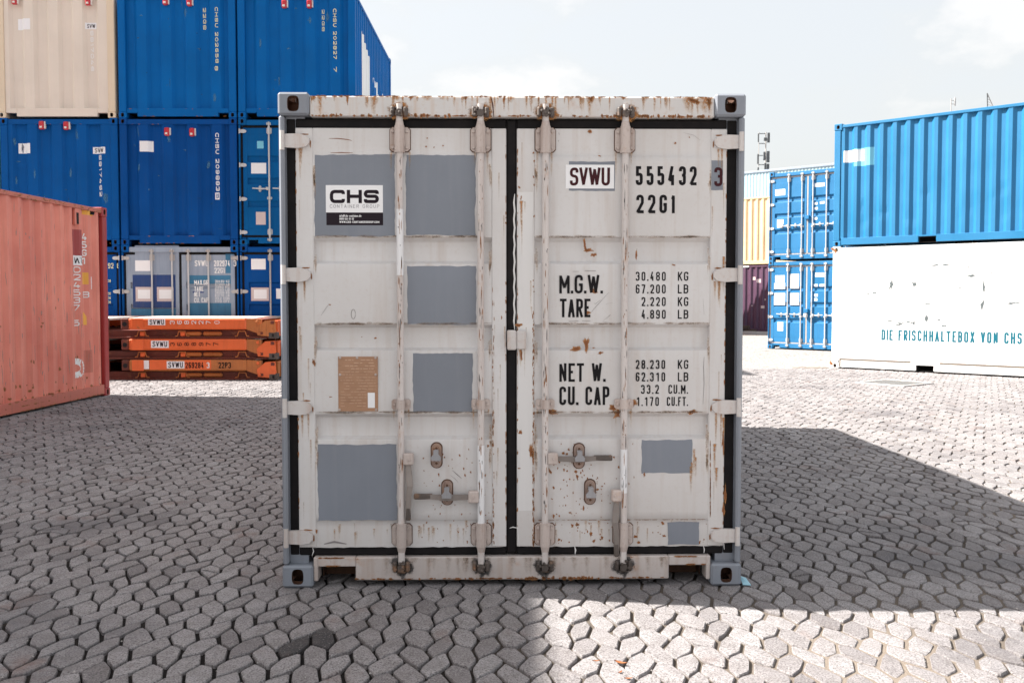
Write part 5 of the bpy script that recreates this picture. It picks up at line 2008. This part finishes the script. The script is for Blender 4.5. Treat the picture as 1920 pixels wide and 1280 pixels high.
fw = fr_left(-1.2085, 6.058)
a = RW(1652, 641); b = RW(1916, 622)
mb = MB(); write(mb, 'DIE FRISCHHALTEBOX VON CHS', fw, a[0], .64 - KNIT, b[0], .86 - KNIT, .034, .003, gap=.42)
mb.build('lettering', M['clet'], white)
mb = MB(); w = random.Random(31)
marks = ((1672, 533, 4, 14), (1713, 532, 5, 5), (1753, 497, 8, 2), (1772, 496, 10, 2), (1820, 517, 9, 3), (1843, 537, 3, 14), (1843, 570, 4, 12), (1814, 501, 2, 2), (1740, 570, 8, 1.6), (1895, 569, 6, 2), (1905, 568, 12, 1.2),
         (1668, 602, 7, 1.6), (1690, 606, 9, 2), (1683, 609, 6, 1.6), (1705, 604, 9, 1.2), (1735, 596, 4, 8), (1761, 599, 4, 2), (1770, 611, 6, 2), (1628, 551, 4, 1.6), (1640, 549, 5, 1), (1800, 540, 2, 2), (1713, 605, 1.2, 6), (1860, 512, 1.6, 1.6))
for x, y, aw, ah in marks:
    t, z = RW(x, y)
    for q in range(2):
        blob(mb, fw, t + w.uniform(-.02, .02), z - KNIT, aw / 95 * 1.05, max(ah, 1.6) / 95 * .95, .002 + q * .0004, w.uniform(-.25, .25), rnd=w, rough=.6)
tag(mb.build('scrape', M['scrape'], white), kind='stuff')
mb = MB()
for x, y, q in ((1562, 467, .05), (1566, 471, .045), (1558, 681, .05)):
    t, z = RW(x, y); blob(mb, fw, t, z - KNIT, q, q * 1.2, .0135, rnd=w, rough=.5)
tag(mb.build('rust_stain', M['ruststain'], white), kind='stuff')
mb = MB()
mb.box(-1.2115, -1.2092, 6.058 - 1.72, 6.058 - .22, .172, .205).box(-1.2115, -1.2092, 6.058 - 4.1, 6.058 - 2.3, .172, .205).box(-1.2115, -1.2092, 6.058 - .215, 6.058 - .185, .03, .205)
mb.build('edge_strip', M['tanstrip'], white)
a, b = RW(1581, 305), RW(1618, 279)
fb = fr_left(-1.198, 6.058)
mb = MB(); sheet(mb, fb, a[0], a[1] - KNIT - PITCH_Z, b[0], b[1] - KNIT - PITCH_Z, .002, lambda u, v: bf.off(u), bf.breaks()); mb.build('sticker', M['label'], bl)
a, b = RW(1600, 312), RW(1637, 275)
mb = MB(); sheet(mb, fb, a[0], a[1] - KNIT - PITCH_Z, b[0], b[1] - KNIT - PITCH_Z, .001, lambda u, v: bf.off(u), bf.breaks()); mb.build('paint_patch', M['cyan'], bl)

DC = Vector((7.67, 29.6))
ro = DC + DV * W2
for lv_, lab in ((0, 'bright blue container with padlocked doors, on the ground behind the white one'), (1, 'bright blue container with closed doors, stacked on the padlocked one')):
    r, _, _ = container(lab, (ro.x, ro.y, KNIT + lv_ * PITCH_Z), math.atan2(DV.y, DV.x), wall='skydoor', front='door', post='skydoor', group='blue door containers in the right stack')
    lv, bb = door_end(r, 'skydoor', 'galv', 'galvdk', brk='galv', handles=[(0, 'h', 1.0 if lv_ else 1.02, -1), (1, 'h', 1.0 if lv_ else 1.02, -1), (2, 'h', 1.0, 1), (3, 'h', 1.0, 1)], catches=[(-.80, 1.0), (-.38, 1.0), (.38, 1.0), (.80, 1.0)])
    fq = fr_front(.047)

    def dl(leaf, x0, y0, x1, y1, mat='label', n=.0015, nm='sticker'):
        a, b = face_at((DC.x, DC.y), (DV.x, DV.y), x0, y1), face_at((DC.x, DC.y), (DV.x, DV.y), x1, y0)
        z_ = KNIT + lv_ * PITCH_Z
        mb = MB(); sheet(mb, fq, a[0] - W2, a[1] - z_, b[0] - W2, b[1] - z_, n); return mb.build(nm, M[mat], leaf)
    if lv_:
        dl(lv[0], 1452, 354, 1471, 367); dl(lv[0], 1455.5, 411, 1467.5, 427)
        dl(lv[1], 1526, 342, 1545, 350.5); dl(lv[1], 1525.5, 379, 1531.5, 384); dl(lv[1], 1536, 377, 1545, 382); dl(lv[1], 1525.5, 388, 1532, 393); dl(lv[1], 1525, 407, 1531, 412)
    else:
        dl(lv[0], 1452, 516, 1470, 529); dl(lv[0], 1449, 530, 1471, 542, 'galv', .001, 'paint_patch'); dl(lv[0], 1479, 513, 1497, 541, 'galv', .001, 'paint_patch')
        dl(lv[0], 1449, 549, 1471, 572, 'galv', .001, 'paint_patch'); dl(lv[0], 1479, 549, 1497, 572, 'galv', .001, 'paint_patch')
        dl(lv[0], 1456, 604, 1467, 620)
        dl(lv[1], 1527, 511, 1545, 519); dl(lv[1], 1524.5, 532.5, 1532, 537); dl(lv[1], 1535, 532.5, 1544, 537); dl(lv[1], 1525, 551, 1532, 556); dl(lv[1], 1525, 559, 1531, 564)
    MB().box(-.06, .075, -.03, .05, 1.16 if lv_ else 1.07, 1.27 if lv_ else 1.18, .008).build('lock_box', M['skydoor'], r)
    if not lv_:
        MB().box(-.05, .06, -.06, .03, .93, 1.05, .02).build('padlock', M['galv'], r)

# yellow over plum, further back
FC = Vector((3.1, 49.65))
ro = FC + DN * W2 + DV * 12.19
yel, _, yf = container('sunlit yellow container on the plum one, far back between pale container and blue doors', (ro.x, ro.y, KNIT + 2.925), ANG, L=12.19, H=2.896, wall='yellow', pocket=False)
plum, _, pf = container('plum container on the ground under the yellow one, half in shade', (ro.x, ro.y, KNIT), ANG, L=12.19, H=2.896, wall='plum', pocket=False)
mb = MB(); fp = fr_left(-1.198, 12.19)
for x0, y0, x1, y1 in ((1410, 519, 1416, 525), (1418.5, 523, 1426, 530), (1426, 573, 1432, 578), (1432, 560, 1434.5, 563), (1408, 572, 1410, 574)):
    a, b = face_at((FC.x, FC.y), (DV.x, DV.y), x0, y1), face_at((FC.x, FC.y), (DV.x, DV.y), x1, y0)
    sheet(mb, fp, a[0], a[1] - KNIT, b[0], b[1] - KNIT, .003, lambda u, v: pf.off(u), pf.breaks())
mb.build('sticker', M['labelold'], plum)
a, b = face_at((FC.x, FC.y), (DV.x, DV.y), 1385, 504), face_at((FC.x, FC.y), (DV.x, DV.y), 1404, 500.5)
mb = MB(); sheet(mb, fr_left(-1.2115, 12.19), a[0], 2.815, b[0], 2.875, .002); mb.build('sticker', M['label'], plum)
# two containers added out of sight behind the pale one, to shade the plum wall
e = Vector((.910, -.414)).normalized(); en = Vector((.414, .910)).normalized()
ro = Vector((8.31, 42.53)) - en * W2
for lv_, lab, wl in ((0, 'unseen oxide red container added behind the pale one for its shade, lower of two', 'redwall'), (1, 'unseen grey container added behind the pale one for its shade, upper of two', 'greyblue')):
    container(lab, (ro.x, ro.y, KNIT + lv_ * PITCH_Z), math.atan2(en.y, en.x), wall=wl)
# the tall stack beyond the left edge whose shade covers the yard
for lv_, lab, wl in ((0, 'tall teal container beyond the red one, bottom of three', 'teal'), (1, 'tall grey blue container beyond the red one, middle of three', 'greyblue'), (2, 'tall rust red container beyond the red one, top of three', 'redrail')):
    r = container(lab, (-10.219, 3.2, .105 + KNIT + lv_ * 2.93), 0, L=12.19, H=2.896, wall=wl, group='tall containers beyond the red one')[0]
    if lv_ == 0:
        for y in (.05, 4, 8, 12.0):
            MB().box(-1.2, 1.2, y, y + .14, -.105 - KNIT, -KNIT).build('added_dunnage', M['timber'], r)  # beams added under the unseen stack so its shade reaches further right

# yard road, kerb and clutter in front of the plum container
P0 = FC - DN * 0.9


def strip(n0, n1, z0, z1, name, mat):
    q0, q1 = FC - DN * n0 - DV * 12, FC - DN * n1 - DV * 12
    q2, q3 = FC - DN * n1 + DV * 30, FC - DN * n0 + DV * 30
    vs = [(p.x, p.y, z) for z in (z0, z1) for p in (q0, q1, q2, q3)]
    mb = MB().add(vs, [(0, 1, 2, 3), (4, 5, 6, 7), (0, 1, 5, 4), (1, 2, 6, 5), (2, 3, 7, 6), (3, 0, 4, 7)])
    return tag(mb.build(name, M[mat]), kind='structure')


strip(-.2, 1.3, -.003, .004, 'road', 'asphalt')
strip(1.5, 1.62, -.003, .12, 'kerb', 'concrete')
tb = []
for k, (t, n_, ln, z, lab) in enumerate(((9.0, .75, 1.6, .01, 'dark timber beam lying in front of the plum container, lowest'), (9.1, .78, 1.2, .17, 'short dark timber beam lying on the longer one before the plum container'))):
    p = FC + DV * t - DN * n_
    o = thing('timber_beam', lab, 'beam', (p.x, p.y, z), math.atan2(DV.y, DV.x))
    MB().box(0, ln, 0, .16, 0, .155, .01).build('beam', M['timber'], o)
    MB().box(ln * .2, ln * .2 + .05, -.006, .1665, -.002, .161, .003).build('strap', M['galv'], o)
p = FC + DV * 9.15 - DN * 1.0
o = thing('crate', 'low white crate on the ground before the plum container', 'crate', (p.x, p.y, .005), math.atan2(DV.y, DV.x))
MB().box(0, .55, 0, .4, .10, .42, .02).build('body', M['label'], o)
for x in (.05, .42):
    MB().box(x, x + .08, .03, .37, 0, .099, .01).build('skid', M['timber'], o)

# warehouse with ribbed cladding
WP = Vector((16.5, 70.0)); WN = DN
wl0, wl1 = WP - DV * 26, WP + DV * 34
wr = thing('warehouse', 'long pale blue warehouse with ribbed cladding far behind the yellow container', 'building', (wl0.x, wl0.y, 0), math.atan2(DV.y, DV.x))
LW = 60.0
wfold = Fold(0, LW, .25, .035, .22)
mb = MB(); wfold.wall(mb, lambda u, v, n: (u, -n, v), .3, 10.2); mb.build('wall', M['clad'], wr)
mb = MB(); Fold(0, 24, .25, .035, .22).wall(mb, lambda u, v, n: (LW + n, u, v), .3, 10.2); mb.build('wall', M['clad'], wr)
mb = MB(); Fold(0, 24, .25, .035, .22).wall(mb, lambda u, v, n: (-n, 24 - u, v), .3, 10.2); mb.build('wall', M['clad'], wr)
mb = MB(); wfold.wall(mb, lambda u, v, n: (LW - u, 24 + n, v), .3, 10.2); mb.build('wall', M['clad'], wr)
MB().box(.02, LW - .02, .06, 23.94, 10.10, 10.28, .02).build('roof', M['dkgrey'], wr)
MB().box(-.05, LW + .05, -.06, .055, 10.2005, 10.36, .02).build('gutter', M['greyblue'], wr)
MB().box(-.03, LW + .03, -.04, 24.03, 0, .2995).build('plinth', M['concrete'], wr)

# antenna mast on its roof
X, Z = survey(1434, 310, 71.0)
q = Vector((X, 71.0))
am = thing('antenna_mast', 'mobile phone mast with stacked panel antennas on the warehouse roof', 'antenna mast', (q.x, q.y, 10.28), 0)
mb = MB().cyl((.05, 0, 0), (.05, 0, 3.0), .045, n=10); mb.build('pole', M['galvdk'], am)
mb = MB().cyl((-.45, 0, .55), (-.45, 0, 3.0), .025, n=8); mb.build('side_pole', M['galvdk'], am)
for z in (.7, 1.35, 2.2, 2.9):
    MB().box(-.45, .05, -.02, .02, z - .025, z + .025).build('bracket', M['dkgrey'], am)
for (x, y, z0, z1, wd_) in ((.2, -.1, .1, .75, .13), (.2, -.1, .85, 1.65, .15), (-.08, -.12, 1.0, 1.6, .1), (.22, -.1, 2.25, 2.95, .13), (-.02, -.15, 2.35, 2.6, .16), (-.52, -.05, .75, 1.45, .07), (-.5, -.05, 2.3, 2.9, .06), (-.5, -.1, .3, .5, .08), (.0, -.14, .25, .8, .1)):
    MB().box(x - wd_ * .7, x + wd_ * .7, y - .05, y + .05, z0, z1, .02).build('antenna_panel', M['dkgrey'], am)
# far masts that show over the bright blue container
X, Z = survey(1787, 183, 90)
m2 = thing('antenna_mast', 'thin far mast with one panel antenna above the bright blue container', 'antenna mast', (X, 90, 0), 0)
MB().cyl((-.17, 0, 0), (-.17, 0, Z - .1), .035, n=8).build('pole', M['galvdk'], m2)
MB().box(.12, .25, -.06, .06, Z - .75, Z, .02).build('antenna_panel', M['galv'], m2)
MB().box(-.17, .13, -.02, .02, Z - .62, Z - .57).box(-.17, .13, -.02, .02, Z - .3, Z - .26).build('bracket', M['galvdk'], m2)
X, Z = survey(1851, 175, 90)
m3 = thing('lattice_mast', 'tip of a far lattice mast above the bright blue container', 'mast', (X, 90, 0), 0)
mb = MB()
mb.tube([(0, 0, Z), (0.05, 0, Z - 1.2), (.1, 0, 0)], .05, 6)
mb.build('front_chord', M['dkgrey'], m3)
MB().tube([(0, 0, Z), (.55, 0, Z - 1.2), (5.0, 0, 0)], .04, 6).build('rear_chord', M['galvdk'], m3)
mb = MB()
for k in range(1, 14):
    za, zb = Z * (1 - k / 15), Z * (1 - (k + 1) / 15)
    mb.tube([(.1 * (1 - za / Z), 0, za), (5.0 * (1 - zb / Z), 0, zb)], .02, 5)
for k in range(5):
    za = Z - .25 - .25 * k
    mb.tube([(.03, 0, za), (.46 * (Z - za + .12) / 1.2, 0, za - .12)], .016, 5)
mb.build('bracing', M['galvdk'], m3)

# steel cover plate in the paving
cp = thing('cover_plate', 'grey steel cover plate set in the paving before the white container', 'manhole cover', (6.82, 17.55, .004), radians(38))
MB().box(-.42, .42, -.40, .40, 0, .012, .003).build('plate', M['plate'], cp)
mb = MB()
mb.box(-.49, -.43, -.47, .47, -.01, .016, .003).box(.43, .49, -.47, .47, -.01, .016, .003).box(-.4295, .4295, -.47, -.41, -.01, .016, .003).box(-.4295, .4295, .41, .47, -.01, .016, .003)
mb.build('frame', M['galvdk'], cp)
mb = MB(); rr = random.Random(8)
for i in range(9):
    for j in range(9):
        x, y = -.36 + i * .09, -.34 + j * .085
        s = 1 if (i + j) % 2 else -1
        mb.add([(x - .025, y - .025 * s, .0125), (x - .016, y - .033 * s, .0125), (x + .025, y + .025 * s, .0125), (x + .016, y + .033 * s, .0125), (x, y, .0165)], [(0, 1, 4), (1, 2, 4), (2, 3, 4), (3, 0, 4)])
mb.build('tread', M['plate'], cp)
